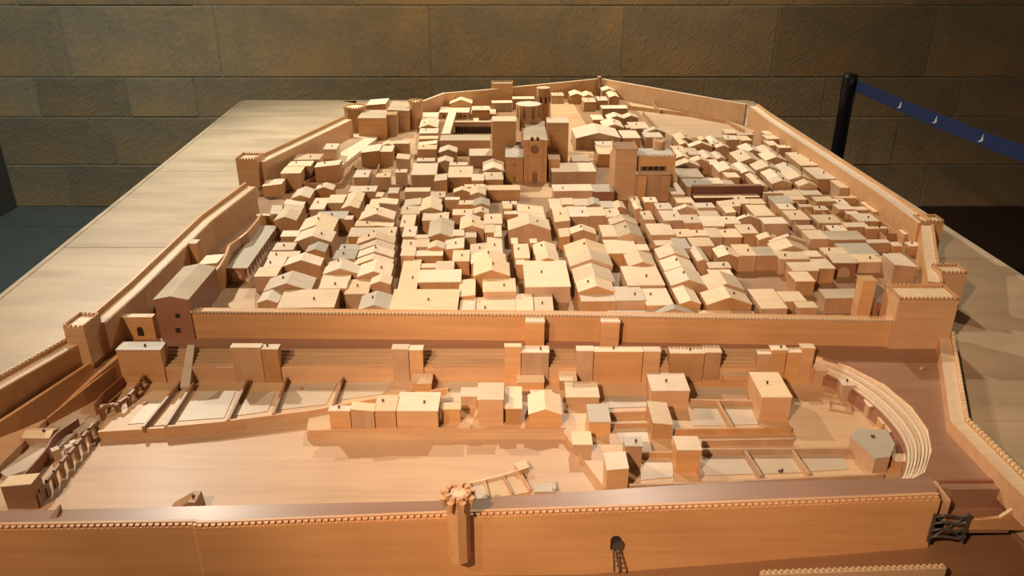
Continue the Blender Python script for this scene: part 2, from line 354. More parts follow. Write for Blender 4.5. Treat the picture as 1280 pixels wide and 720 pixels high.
# small gate in the long wall and its little ramp
for gx, gy, nm, lb in ((735, 424, 'wall_gate', 'small dark gate between the buttress towers of the long wall'), (1075, 431, 'wall_gate', 'tiny gate block low on the long wall near the right keep')):
    a = P(gx, gy, 0); e = empty(nm, (a.x, a.y, T)); tag(e, lb, 'gate')
    mb = MB(); mb.box(-.006, .006, -.004, .004, 0, .016); mb.build('frame', M_roof, e)
    mb = MB(); mb.box(-.004, .004, -.0045, -.003, .002, .012); mb.build('opening', M_hole, e)
# left wall (inner top edges)
wall('upper stretch of the tall wall along the left board edge', [(440, 150, .145), (330, 203, .135)], -.036, 0, par=(.005, .013), top=M_roof, mer=None)
wall('middle stretch of the left wall between two crenellated towers', [(320, 234, .120), (265, 276, .105), (180, 360, .08), (131, 404, .068)], -.034, 0, par=(.005, .013), top=M_roof, mer=None)
wall('lower left crenellated wall running out of the picture', [(106, 427, .045), (0, 488, .035), (-80, 535, .03)], -.030, -.07, par=(.005, .010), top=M_roof)
# foot ledge of the lower left wall
wall('thin ledge at the foot of the lower left wall', [(116, 452, .004), (20, 515, -.012), (-60, 566, -.03)], -.008, -.08, par=None, name='ledge', cat='ledge')
# right walls
wall('long wall climbing along the right edge of the board', [(1148, 279, .11), (1095, 240, .12), (959, 150, .145), (937, 133, .152)], -.034, 0, par=(.006, .010), top=M_roof, mer=None)
wall('short right wall stretch between the two slim crenellated towers', [(1160, 352, .085), (1154, 315, .095), (1151, 281, .105)], -.030, 0, top=M_roof, mer=None)
wall('crenellated wall falling from the right keep to the lower right corner', [(1300, 640, .026), (1267, 608, .026), (1187, 526, .024), (1172, 416, .024)], -.030, -.02, top=M_roof, mer=(.005, .005, .005))
# rear walls
wall('plain rear wall left of the corner post', [(748, 99, .165), (605, 113, .158), (556, 117, .155), (524, 129, .15)], -.014, 0, par=None, top=M_roof, mer=None)
wall('plain rear wall right of the corner post', [(932, 131, .152), (752, 99, .165)], -.014, 0, par=None, top=M_roof, mer=None)
# front wall
zL, zR = -.047, .003
def zf(x): return zL+(zR-zL)*x/1180
fw = [(-70, 664), (240, 659), (244, 661), (560, 648), (900, 636), (1176, 625)]
pl = []
w = [P(x, y, zf(x)) for x, y in fw]
root = empty('front_rampart', (0, w[2].y, T-.12)); tag(root, 'low crenellated orange wall across the very front of the model', 'wall')
inv = Matrix.Translation(-Vector(root.location))
o_ = offset(w, .014)
mb = MB(); ribbon(mb, w, o_, [p.z for p in w], T-.19); b_ = mb.build('wall_body', M_city, root); b_.matrix_parent_inverse = inv
back = [P(-70, 640, -.05), P(240, 637, -.045), P(244, 637, -.045), P(560, 631, -.033), P(900, 604, -.012), P(1176, 598, .0)]
mb = MB(); ribbon(mb, o_, back, [p.z-.001 for p in w], T-.12); b_ = mb.build('wall_walk', M_walk, root); b_.matrix_parent_inverse = inv
mb = MB(); merlons(mb, offset(w, .004), 0, .0066, .0040, .005, .004); b_ = mb.build('merlon_row', M_city, root); b_.matrix_parent_inverse = inv; b_['kind'] = 'stuff'
mb = MB(); ribbon(mb, offset(w, .008), offset(w, .013), [p.z+.005 for p in w], [p.z-.001 for p in w]); b_ = mb.build('parapet', M_city, root); b_.matrix_parent_inverse = inv
# ------------------------------------------------------------------ towers
def tower(label, x0, x1, ytop, by, zb, depth, mat=None, rot=0, n=0, ydrop=0, name='crenellated_tower', roof=None):
    a = P(x0, by, zb) if zb is not None else PG(x0, by)
    z0 = a.z; zt = VZ(x0, ytop, a.y).z
    cx0, cx1 = VZ(x0, ytop, a.y).x, VZ(x1, ytop, a.y).x
    w = cx1-cx0; cx, cy = (cx0+cx1)/2, a.y+depth/2
    e = empty(name, (cx, cy, z0-.002), rot); tag(e, label, 'tower'); h = zt-z0+.002; mt = mat or M_city
    if n:
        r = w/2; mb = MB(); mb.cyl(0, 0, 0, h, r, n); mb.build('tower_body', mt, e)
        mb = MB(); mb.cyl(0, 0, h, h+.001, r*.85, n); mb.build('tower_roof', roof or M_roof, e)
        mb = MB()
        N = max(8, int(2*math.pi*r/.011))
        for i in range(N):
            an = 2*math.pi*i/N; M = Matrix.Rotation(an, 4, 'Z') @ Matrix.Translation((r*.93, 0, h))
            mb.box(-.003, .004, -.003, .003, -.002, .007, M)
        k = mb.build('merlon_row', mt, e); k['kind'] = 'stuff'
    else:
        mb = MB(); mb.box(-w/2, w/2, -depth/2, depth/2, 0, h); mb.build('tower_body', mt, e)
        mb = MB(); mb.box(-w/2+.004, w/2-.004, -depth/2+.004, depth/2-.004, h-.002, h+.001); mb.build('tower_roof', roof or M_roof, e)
        mb = MB(); t = .003
        for (ax, ay, bx, by_) in ((-w/2+t/2, -depth/2+t/2, w/2-t/2, -depth/2+t/2), (w/2-t/2, -depth/2, w/2-t/2, depth/2), (w/2, depth/2-t/2, -w/2, depth/2-t/2), (-w/2+t/2, depth/2, -w/2+t/2, -depth/2)):
            A, B = Vector((ax, ay, h)), Vector((bx, by_, h)); merlons(mb, [A, B], .004, .0045, .004, t, .0045)
            d = B-A; M = Matrix.Translation(A) @ Matrix.Rotation(math.atan2(d.y, d.x), 4, 'Z'); mb.box(0, d.length, -t/2, t/2, 0, .0045, M)
        k = mb.build('merlon_row', mt, e); k['kind'] = 'stuff'
    return e
tower('square crenellated tower where the two left wall stretches meet', 80, 107, 411, 455, -.0, .06, rot=-.10)
tower('crenellated tower halfway up the left wall', 295, 322, 201, 233, 0.06, .07, rot=-.05)
tower('round crenellated tower at the top of the left wall', 427, 455, 137, 165, .075, .09, n=12)
tower('slim crenellated tower farther up the right wall', 1151, 1180, 279, 318, .02, .05)
tower('slim crenellated tower behind the right keep', 1177, 1209, 343, 385, .01, .05)
tower('tall round crenellated tower beside the castle blocks', 510, 527, 129, 162, None, .06, n=12)
tower('small pale tower standing in front of the rear wall', 614, 641, 106, 132, None, .06, roof=M_grey)
e = tower('big orange crenellated keep at the right end of the long wall', 1124, 1199, 376, 436, 0, .07)
e = tower('octagonal crenellated tower projecting from the front wall', 556, 586, 628, 706, -.095, .04, n=8)
hz = max(v.co.z for v in e.children[0].data.vertices); mb = MB()
for i in range(8):
    an = math.pi*i/4+.39; mb.cyl(.024*math.cos(an), .024*math.sin(an), hz-.026, hz-.006, .002, 6, .006)
mb.build('corbel_ring', M_city, e)['kind'] = 'stuff'
# ------------------------------------------------------------------ houses
ROT = math.radians(2.0)
def geom(w, d, h, kind, rise):
    """body and roof meshes, local frame: x -w/2..w/2, y 0..d, z 0..h (eave)"""
    b, r = MB(), MB(); t, o = .0018, .0012
    hw = w/2
    if kind == 'g':
        b.profx([(-hw, 0), (hw, 0), (hw, h), (0, h+rise), (-hw, h)], 0, d)
        for s in (-1, 1):
            pr = [(0, h+rise), (0, h+rise+t), (s*(hw+o), h+t-rise*o/hw), (s*(hw+o), h-rise*o/hw)]
            r.profx(pr if s > 0 else pr[::-1], -o, d)
    elif kind == 's':
        b.profy([(0, 0), (d, 0), (d, h), (d/2, h+rise), (0, h)], -hw, hw)
        r.profy([(-o, h), (d/2, h+rise), (d/2, h+rise+t), (-o, h+t)], -hw-o, hw+o)
        r.profy([(d/2, h+rise), (d, h), (d, h+t), (d/2, h+rise+t)], -hw-o, hw+o)
    elif kind == 'm':
        b.profy([(0, 0), (d, 0), (d, h+rise), (0, h)], -hw, hw)
        r.profy([(-o, h), (d, h+rise), (d, h+rise+t), (-o, h+t)], -hw-o, hw+o)
    elif kind == 'r':
        b.profx([(-hw, 0), (hw, 0), (hw, h), (-hw, h+rise)], 0, d)
        r.profx([(-hw, h+rise), (hw+o, h), (hw+o, h+t), (-hw, h+rise+t)], -o, d)
    elif kind == 'l':
        b.profx([(-hw, 0), (hw, 0), (hw, h+rise), (-hw, h)], 0, d)
        r.profx([(-hw-o, h), (hw, h+rise), (hw, h+rise+t), (-hw-o, h+t)], -o, d)
    else:
        b.box(-hw, hw, 0, d, 0, h); r.box(-hw-o, hw+o, -o, d, h, h+t)
    return b, r
def solve(x0, x1, ye, yb, by=None, zb=None, h=None, Y=None):
    if by is not None:
        A = PG((x0+x1)/2, by) if zb is None else P((x0+x1)/2, by, zb); Y = A.y; z0 = A.z; zt = VZ(x0, ye, Y).z
    elif Y is not None:
        z0 = (G(Y) if zb is None else zb)+T; zt = VZ(x0, ye, Y).z
    else:
        z = .1
        for _ in range(8): z = (G(P(x0, ye, z).y) if zb is None else zb)+h
        p = P(x0, ye, z); Y = p.y; zt = z+T; z0 = (G(Y) if zb is None else zb)+T
    if by is None and zb is None and Y < 1.598: Y = 1.598; z0 = G(Y)+T; zt = VZ(x0, ye, Y).z
    if zb is not None and by and 462 <= by <= 479 and Y > 1.478: Y = 1.478; zt = VZ(x0, ye, Y).z
    a, b = VZ(x0, ye, Y), VZ(x1, ye, Y)
    d = max(.006, P(x0, yb, zt-T).y-Y)
    return a.x, b.x, Y, d, z0, zt
HS = []
def H(x0, x1, ye, yb, k='f', ch=None, h=None, by=None, zb=None, rise=None, m=None, w=None, lab=None, q=None):
    if h is None: h = (.027 if x0 > 958+(ye-245) and ye > 235 else .040)+((x0*7+ye*13) % 10-5)*.0008+(.012 if x0 < 513 and ye < 222 else 0)
    xa, xb, Y, d, z0, zt = solve(x0, x1, ye, yb, by, zb, h)
    HS.append(dict(x0=xa, x1=xb, Y=Y, d=d, z0=z0, zt=zt, k=k, ch=ch, rise=rise, m=m, w=w, lab=lab, q=q, px=((x0+x1)/2, ye), city=zb is None))
g, f, s_, m_, r_, l_ = 'g', 'f', 's', 'm', 'r', 'l'
town = [
# first street block
(322,347,379,360,g,0),(347,417,385,371,m_,1),(330,388,364,350,g,1),(318,345,346,339,f,0),(353,400,333,318,g,0),(330,354,334,327,m_,1),(335,372,322,311,m_,1),
(341,366,313,299,f,1),(343,370,276,267,g,0),(350,375,265,257,r_,0),(355,379,256,251,r_,0),(365,387,248,240,g,0),(338,351,268,254,s_,0),(394,416,238,232,g,1),
(387,405,262,248,f,1),(394,428,274,264,f,1,'G'),(408,428,254,244,f,0),(427,448,261,255,g,0),(432,452,252,245,g,0),(431,440,275,270,f,0),(374,416,289,277,g,1),(351,372,296,289,m_,0),(368,414,303,290,g,1),(382,406,316,306,g,0,'G'),
# second street block
(436,469,240,233,f,1),(485,500,242,235,f,0),(470,478,246,241,f,0),(474,496,255,249,r_,0),(455,473,256,251,l_,0),(449,471,266,258,f,1),(448,492,275,266,g,1),(442,468,283,276,m_,1),(468,491,283,275,r_,0),
(423,481,296,285,f,1),(482,495,297,286,f,1),(446,494,305,299,g,1),(448,493,313,307,g,0),(420,446,313,300,f,1,'G'),(447,492,322,314,g,1),(442,490,332,323,g,0),(408,440,335,326,g,1),(413,443,324,314,f,1,'G'),(447,488,346,334,g,1),(404,447,343,335,g,0),(402,436,351,344,f,0),
(399,430,361,351,m_,1),(431,459,368,350,f,1),(463,488,356,347,g,0),(448,487,388,359,g,1,'G'),(487,572,388,366,m_,1),(497,520,364,328,f,1),(522,572,353,343,m_,0),(527,544,335,330,f,0),
# third street block
(545,567,337,323,f,0),(574,592,392,372,f,0),(593,644,394,366,f,1),(645,667,394,369,f,0),(668,692,394,369,f,1),(573,592,370,353,l_,0),(604,646,365,347,f,1),(592,637,345,331,g,1),(589,632,330,316,g,1),(566,587,327,313,f,1),(501,518,320,312,f,0),(519,553,320,310,f,0),
(506,537,240,235,f,0),(538,556,247,240,f,1),(505,525,257,249,l_,0),(526,551,257,250,g,0),(500,524,268,262,m_,1),(525,552,264,258,g,0),(498,517,284,270,f,1),(528,560,276,266,f,1),(503,517,296,287,f,1),(535,566,297,281,g,0,'W'),(502,518,310,297,f,1),(519,534,298,294,f,0),
(520,535,309,303,f,0),(535,555,311,304,g,0),(567,588,241,235,g,0),(588,607,244,238,g,0),(581,606,234,231,f,1),(557,574,250,247,f,0),(574,592,256,251,f,1),(592,612,258,250,g,0,'G'),(566,590,269,262,f,1),(591,611,268,261,g,1),
(576,600,277,269,g,0),(605,630,280,267,f,1),(575,605,287,277,g,1),(606,618,291,279,f,0),(618,627,296,285,f,0),(566,579,295,290,f,0),(580,595,297,291,f,0),(556,580,311,302,l_,1),(587,609,317,305,l_,1),(609,628,317,303,r_,1),
# fourth street block
(615,640,261,256,f,0),(623,645,256,252,f,1),(646,680,266,257,r_,1),(648,682,275,266,r_,1),(630,647,268,262,f,0),(634,688,288,272,g,1),(634,647,305,298,f,0),(637,662,323,311,f,1),(663,671,304,299,f,0),(668,696,318,305,g,1),(671,699,327,319,g,0),(642,656,331,325,f,0),(657,714,359,330,m_,1),
# fifth street block
(685,702,261,249,f,0),(703,716,256,248,f,0),(718,734,257,249,f,0),(736,751,257,249,g,0,'G'),(752,768,260,252,f,0,'G'),(769,782,261,253,g,0),(694,711,277,263,l_,1),(712,736,271,262,f,1),(737,757,270,260,f,0),(758,776,271,262,l_,1),(763,797,281,269,g,0,'W'),(698,711,296,286,l_,0),(712,745,293,286,g,1),(754,771,296,281,f,0),(772,804,297,283,g,1,'W'),
(708,758,321,307,g,1),(760,797,317,303,f,0),(712,766,333,322,g,0),(717,768,353,334,g,0),(723,766,365,355,g,1),(727,768,377,367,f,0),(786,820,333,322,g,0),(785,832,357,336,f,1),(798,812,313,306,f,0),(771,807,376,364,f,1),(761,814,395,384,f,0,'G'),(808,842,382,366,f,1),(815,870,395,384,g,0,'G'),
# sixth street block
(824,862,323,314,g,0),(831,870,339,324,g,1),(837,880,357,342,g,1),(850,876,380,362,g,0),(872,886,327,313,g,0),(887,914,335,321,f,1),(890,918,347,337,f,0),(886,930,362,349,g,0),(884,940,381,366,g,1),(876,914,396,385,f,0),(917,945,397,385,f,0,'W'),(952,982,386,362,f,0),
(840,856,243,229,f,1),(847,868,254,245,f,0),(869,894,260,252,f,1),(843,874,264,256,g,0),(876,900,271,264,f,0),(822,838,262,253,f,1),(830,853,276,268,f,1),(856,877,279,269,f,1),(880,902,283,273,f,0),(904,926,280,270,f,1),(902,922,259,251,l_,1),(924,937,255,248,f,1),(939,957,255,249,f,0),
(908,920,266,261,l_,0),(921,951,275,267,g,1),(944,968,270,260,f,0),(955,985,280,272,f,0),(888,901,297,288,f,0),(903,928,297,285,f,1),(926,948,292,279,f,1),(949,974,300,285,g,1),(847,862,296,287,f,1),(866,886,295,288,f,1),(814,843,294,280,f,0),(820,843,307,301,f,0),(846,862,311,302,f,0,'G'),(866,893,308,298,f,0),(898,922,322,304,g,1),(924,941,320,306,f,1),(945,968,320,309,f,0,'W'),
(805,818,275,268,f,1),(806,822,253,247,f,1),(792,803,262,255,g,0),(785,800,254,246,f,1),
# seventh, right quarter
(975,1007,324,314,f,1),(1009,1027,321,314,f,0),(992,1020,339,331,f,0),(1022,1044,336,328,f,0),(995,1019,352,347,f,0),(1072,1103,328,324,f,1),(1060,1100,320,309,f,0,'G'),(1032,1058,318,310,f,1),(980,1008,377,365,f,0),(998,1022,385,377,f,0),(1032,1077,373,363,m_,0,'W'),(985,1055,398,391,f,1),
(962,1008,303,292,g,1),(968,1012,315,305,g,0),(1012,1033,299,290,f,0),(977,1013,275,266,f,1),(996,1020,287,282,f,0),(966,990,254,247,f,0,'G'),(975,995,262,256,f,1),(981,1003,245,237,f,0),(1005,1028,244,235,f,0),(989,1008,250,247,f,0),(1001,1016,259,256,f,0),(999,1022,233,227,g,0),(965,990,230,226,g,1),
(1019,1036,263,258,f,1),(1024,1053,279,269,f,1),(1045,1068,248,246,f,0),(1058,1086,284,280,f,0),(1074,1099,277,272,f,1),(1083,1109,286,282,f,1),(1038,1078,300,293,f,0,'W'),(1086,1112,304,300,f,0),(1064,1085,240,231,f,1),(1070,1093,250,245,f,1),(1080,1100,256,253,f,0),(1092,1113,265,260,f,0),(1103,1124,271,267,f,0),(1114,1135,279,276,f,0),(1130,1150,293,288,f,1),(1137,1152,308,303,f,1),(1117,1128,308,303,f,0),(1021,1040,252,249,f,0),(1049,1064,262,260,f,0),(1066,1083,263,261,f,0),
(1101,1124,331,315,f,1),(1040,1056,290,286,f,1),(1119,1134,324,317,f,0),(1060,1074,268,265,f,0),(1049,1060,255,253,f,1),
# strip by the right wall
(1022,1052,224,209,f,1),(1050,1084,235,226,f,0),(1001,1034,207,196,f,1),(988,1016,196,191,f,1),(974,1007,185,175,f,1),(962,973,182,175,f,0),(959,983,174,170,f,0),(956,980,168,164,f,1),
(953,970,191,184,g,0),(957,983,201,194,g,1),(945,975,213,203,g,1),(978,1002,216,207,g,1),(960,984,224,216,g,1),(986,1014,225,216,g,1),
# hillside right of the keep
(846,866,176,169,g,1),(875,885,176,172,g,0),(887,899,178,172,g,0),(850,861,181,175,g,0),(862,888,184,175,g,0),(889,905,181,175,g,1),(908,922,167,162,f,0),(923,942,169,163,f,0),(908,921,175,170,f,1),(927,940,176,172,f,0),(896,912,185,178,g,0),(844,860,191,183,f,1),(862,876,194,188,f,0),(878,894,199,190,g,0),(896,907,199,191,g,0),(930,952,191,183,g,1),(845,862,198,193,g,0),(864,884,203,196,g,0),(845,875,208,200,g,0),(924,953,203,194,g,1),(888,900,206,202,f,0),
(850,880,222,208,f,0,'W'),(899,924,215,205,g,1),(926,944,217,209,g,0),(909,925,222,217,f,0),(891,904,230,223,f,0),(905,919,232,226,f,0,'W'),(859,890,234,224,f,1,'G'),(931,960,234,221,g,1),(955,977,242,235,f,1),
# behind the cathedral
(713,728,120,115,g,0),(729,742,121,116,g,0),(730,745,128,124,f,1),(753,769,114,110,g,0),(748,760,126,121,f,1),(762,774,122,117,g,0),(753,785,136,132,f,0),(741,755,150,144,f,0),(760,779,149,144,g,0),(780,798,148,144,g,0),(755,780,160,153,g,1),(783,788,160,157,f,0),(789,812,161,153,f,1),(720,776,173,161,g,0),(779,801,173,163,f,0),(806,832,166,161,g,0),(807,829,172,168,f,0),(747,769,184,179,f,1),(748,770,193,187,m_,0),
# upper left yards
(351,375,217,212,f,0),(359,388,208,201,f,1),(367,399,200,193,f,1),(393,424,208,202,l_,1),(328,352,232,226,l_,0),(451,474,190,184,l_,0),(442,460,222,213,f,1),(475,490,190,185,f,0),(492,511,180,176,f,0),(478,491,182,178,g,0),(495,511,199,193,r_,0),(494,508,216,212,f,1),(470,487,222,217,f,1),(404,420,187,180,f,1),
# row beside the cloister
(524,547,160,152,g,1),(524,547,167,161,f,1),(524,547,174,169,f,0),(523,546,181,177,l_,0),(522,545,187,183,f,1),(521,543,202,198,f,1),(549,571,191,185,g,0),(547,566,204,198,g,0),(514,543,219,206,f,0),(560,589,222,210,f,1),(562,584,207,203,f,1),(590,604,226,218,f,0),(604,630,214,203,g,0),(605,629,225,216,f,1),(587,630,195,188,s_,0),(543,557,226,218,l_,0),(562,590,130,120,g,1),(590,612,138,133,f,1),(615,640,129,126,f,0),(641,668,124,121,f,0),(592,598,152,148,f,0),(527,547,149,141,f,0),(690,705,120,116,f,1),
]
STREETS = [((455, 262), (390, 358)), ((500, 240), (492, 363)), ((628, 268), (650, 367)), ((682, 250), (727, 390)), ((791, 262), (848, 385)), ((957, 246), (1040, 330))]
for t_ in town:
    x0, x1, ye, yb, k_, c_ = t_[:6]
    for (ax, ay), (bx, by__) in STREETS:
        if ay-12 <= ye <= by__+2:
            sx = ax+(bx-ax)*(ye-ay)/(by__-ay); hw_ = 2.6+(ye-240)*.012
            if x0 < sx < x1 or abs(x0-sx) < hw_ or abs(x1-sx) < hw_:
                if (x0+x1)/2 < sx: x1 = min(x1, sx-hw_)
                else: x0 = max(x0, sx+hw_)
    if x1-x0 < 4: continue
    mm_ = {'G': M_grey, 'W': M_board}.get(t_[6] if len(t_) > 6 else '', None)
    H(x0, x1, ye, yb, k_, ch=c_, m=mm_)
H(607, 650, 238, 232, f, h=.032, lab='long low pale-roofed block between the street rows and the cathedral square')
H(692, 741, 239, 231, f, 1, h=.04, lab='long low block left of the grey-roofed shed before the keep')
H(742, 768, 240, 231, f, h=.04, m=M_grey, w=M_red, lab='reddish shed with grey flat roof touching the castle keep')
H(690, 745, 215, 204, f, by=231, lab='large plain box building right of the cathedral front')
H(716, 738, 202, 194, f, h=.025, lab='low terrace roof block behind the plain box building')
H(192, 235, 375, 334, g, by=423, zb=0, w=M_red, m=M_board, rise=.008, lab='tall reddish gatehouse tower with long grey gabled roof at left')
H(150, 190, 397, 393, f, by=424, zb=0, w=M_city, lab='flat orange gate wall with arched doorway left of red gatehouse')
H(868, 950, 247, 241, f, h=.03, w=M_dark, m=M_roof, lab='long low dark red shed, front range with pale roof')
H(866, 953, 233, 231, f, h=.055, w=M_dark, m=M_brown, lab='long dark red wall block behind the pale-roofed low shed')
# circus: blocks standing on the lower terrace
cz = zF
circ = [
(145,200,438,428,f,1,472,'broad orange block at the left end of the stepped seating'),
(288,325,435,430,f,0,477,'wide block of the pair standing before the left seating'),
(326,347,437,431,f,1,478,'narrow block of the pair standing before the left seating'),
(490,510,437,431,f,0,472,'left half of the twin block before the middle seating'),
(511,528,438,432,f,0,471,'right half of the twin block before the middle seating'),
(515,539,480,463,m_,0,490,'small lean-to block stacked at the foot of the twin block'),
(411,437,514,508,f,1,538,'low small block at the left tip of the terrace row'),
(438,467,513,504,r_,0,539,'low mono-pitch block second along the terrace row'),
(468,494,514,495,f,1,538,'square block with one dark peg on the terrace row'),
(495,547,514,491,f,1,537,'largest flat block at the middle of the terrace row'),
(597,629,500,481,m_,0,530,'single sloping-roofed block right of the terrace gap'),
(551,575,512,504,f,0,529,'very low shed between two terrace blocks'),
(631,651,434,430,f,0,470,'tall narrow orange block below the left buttress tower'),
(652,686,441,433,f,1,464,'wide orange block just below the left buttress tower'),
(647,680,478,465,f,0,487,'small pale-roofed block below the wide orange block'),
(632,652,511,484,f,0,531,'narrow stepped block beside the leaning gabled block'),
(661,702,518,491,g,0,533,'gabled block at the right end of the terrace row'),
(720,742,439,433,f,0,472,'left end block of the long upper row right of the alley'),
(743,804,440,434,f,1,475,'longest block of the upper row right of the alley'),
(805,826,440,434,f,0,468,'right end block of the long upper row right of the alley'),
(838,881,442,434,f,1,477,'wide block of the second upper pair, pale patch on top'),
(882,902,441,432,f,0,477,'narrow block of the second upper pair at its right'),
(948,964,443,437,f,0,476,'first and lowest block of the upper group near the curved seating'),
(965,984,438,432,f,1,476,'second block of the upper group near the curved seating'),
(985,1002,441,435,f,0,476,'third block of the upper group near the curved seating'),
(1003,1019,436,430,f,0,476,'last block of the upper group touching the curved seating'),
(708,749,497,470,f,0,508,'long flat-roofed block along the right side of the alley'),
(737,763,528,506,f,0,543,'second flat-roofed block down the alley with grey top'),
(576,596,496,486,m_,0,512,'pale lean-to block set back in the terrace gap'),
(700,722,476,462,f,0,488,'small flat block at the head of the alley block row'),
(664,690,498,488,f,0,508,'small block behind the right end of the terrace row'),
(905,940,470,462,f,0,482,'low wide block left of the upper group near curved seating'),
(716,740,556,540,f,0,566,'low flat block at the lower end of the alley'),
(1086,1100,508,500,f,0,522,'third small house along the inside of curved seating'),
(815,862,489,467,f,1,510,'broad block with peg in the middle of the walled courts'),
(816,841,530,503,r_,0,549,'narrow leaning-roofed block below the broad middle block'),
(953,990,497,466,f,1,527,'tall flat block facing the open yard by curved seating'),
(847,877,563,546,f,0,591,'small cube block at the left end of the front court wall'),
(782,803,558,547,f,1,586,'small cube with peg beside the front gabled house'),
(759,786,587,566,l_,0,613,'sloping-roofed house at the front corner of the lower terrace'),
(1020,1034,463,456,f,0,482,'first small house along the inside of curved seating'),
(1054,1069,482,473,f,1,501,'second small house along the inside of curved seating'),
(1103,1121,530,522,f,0,541,'low hut with pale top inside the curved seating'),
(1112,1131,540,532,f,0,551,'orange hut leaning against the inside of curved seating'),
(1120,1138,577,568,f,0,590,'last hut at the lower end of the curved seating'),
]
for c in circ: H(*c[:5], ch=c[5], by=c[6], zb=cz, lab=c[7], m=M_grey if c[0] in (737, 145, 782) else None, w=M_city if c[0] % 2 else None)
H(28, 62, 548, 536, s_, 1, by=557, zb=-.07, lab='lone little square house left of the broken arcades')
H(0, 40, 607, 594, l_, by=636, zb=-.072, w=M_brown, lab='dark-sided sloping block at the lower left corner')
# trim overlaps between town houses
cs, sn = math.cos(ROT), math.sin(ROT)
for a in HS: a['u'] = None
def ov(a, b): return min(a['x1'], b['x1'])-max(a['x0'], b['x0'])
HS.sort(key=lambda a: a['Y'])
for i, a in enumerate(HS):
    for b in HS[i+1:]:
        if b['Y'] > a['Y']+a['d']+.003: continue
        o = ov(a, b)
        if o <= 0: continue
        if b['Y']-a['Y'] > .010 and o > .003:
            a['d'] = min(a['d'], b['Y']-a['Y']-.0015)
        elif o < .5*min(a['x1']-a['x0'], b['x1']-b['x0']):
            if a['x0'] < b['x0']: mid = (a['x1']+b['x0'])/2; a['x1'] = mid-.0007; b['x0'] = mid+.0007
            else: mid = (b['x1']+a['x0'])/2; b['x1'] = mid-.0007; a['x0'] = mid+.0007
        else: a['d'] = min(a['d'], max(.004, b['Y']-a['Y']-.0015))
def quarter(a):
    x, y = a['px']
    if y > 228 or (y > 236):
        for nm, lim in (('leftmost street block', 455-.68*(y-262) if y > 262 else 432), ('second street block', 497-.035*(y-250)), ('third street block', 631+.175*(y-267)), ('fourth street block', 684+.333*(y-257)), ('fifth street block', 802+.425*(y-280) if y > 262 else 783), ('sixth street block', 958+(y-245))):
            if x < lim: return nm
        return 'walled garden quarter at right'
    if x < 513: return 'upper left yards'
    if x < 641: return 'cloister side cluster'
    if x < 838: return 'cluster behind the cathedral'
    if x > 945+.0*(y) and x > 940+(y-185)*.6: return 'strip along the right wall'
    return 'hillside right of the keep'
for a in HS:
    if not a['city'] or a['lab']: continue
    gx, gy = .011, .035
    for b in HS:
        if b is a or b['lab'] or quarter(b) != quarter(a): continue
        if b['x0'] >= a['x1']-.0005 and min(a['Y']+a['d'], b['Y']+b['d'])-max(a['Y'], b['Y']) > .003: gx = min(gx, b['x0']-a['x1'])
    if gx < .011 and gx > .0008: a['x1'] += gx-.0007
    for b in HS:
        if b is not a and b['Y'] > a['Y']+a['d']-.001 and ov(a, b) > .002: gy = min(gy, b['Y']-a['Y']-a['d'])
    if .002 < gy < .035: a['d'] += gy-.0015
ORD = ['front', 'second', 'third', 'fourth', 'fifth', 'sixth', 'seventh', 'eighth', 'ninth', 'tenth', 'eleventh', 'twelfth', 'thirteenth', 'fourteenth', 'fifteenth', 'sixteenth', 'seventeenth', 'eighteenth', 'nineteenth', 'twentieth', 'last', 'topmost', 'rearmost']
qs = {}
for a in HS:
    if a['lab'] is None: qs.setdefault(quarter(a), []).append(a)
KN = {'g': 'gabled', 'f': 'flat-roofed', 's': 'saddle-roofed', 'm': 'lean-to', 'r': 'right-sloping', 'l': 'left-sloping'}
for qn, L in qs.items():
    L.sort(key=lambda a: -a['px'][1]); rws = []
    for a in L:
        if rws and rws[-1][0]['px'][1]-a['px'][1] < (7 if a['px'][1] > 260 else 4): rws[-1].append(a)
        else: rws.append([a])
    for ri, R in enumerate(rws):
        R.sort(key=lambda a: a['px'][0]); n = len(R)
        for ci, a in enumerate(R):
            ps = '' if n == 1 else (', left one' if ci == 0 else ', right one') if n == 2 else ', leftmost' if ci == 0 else ', rightmost' if ci == n-1 else ', '+ORD[ci]+' from left'
            tone = 'grey-topped ' if a['m'] is M_grey else 'white-topped ' if a['m'] is M_board else ''
            a['lab'] = f"{tone}{KN[a['k']]} wooden house{' with peg' if a['ch'] else ''}, {ORD[ri]} row, {qn}{ps}"
            a['grp'] = f'wooden block houses of the {qn}'
assert len(set(a['lab'] for a in HS)) == len(HS)
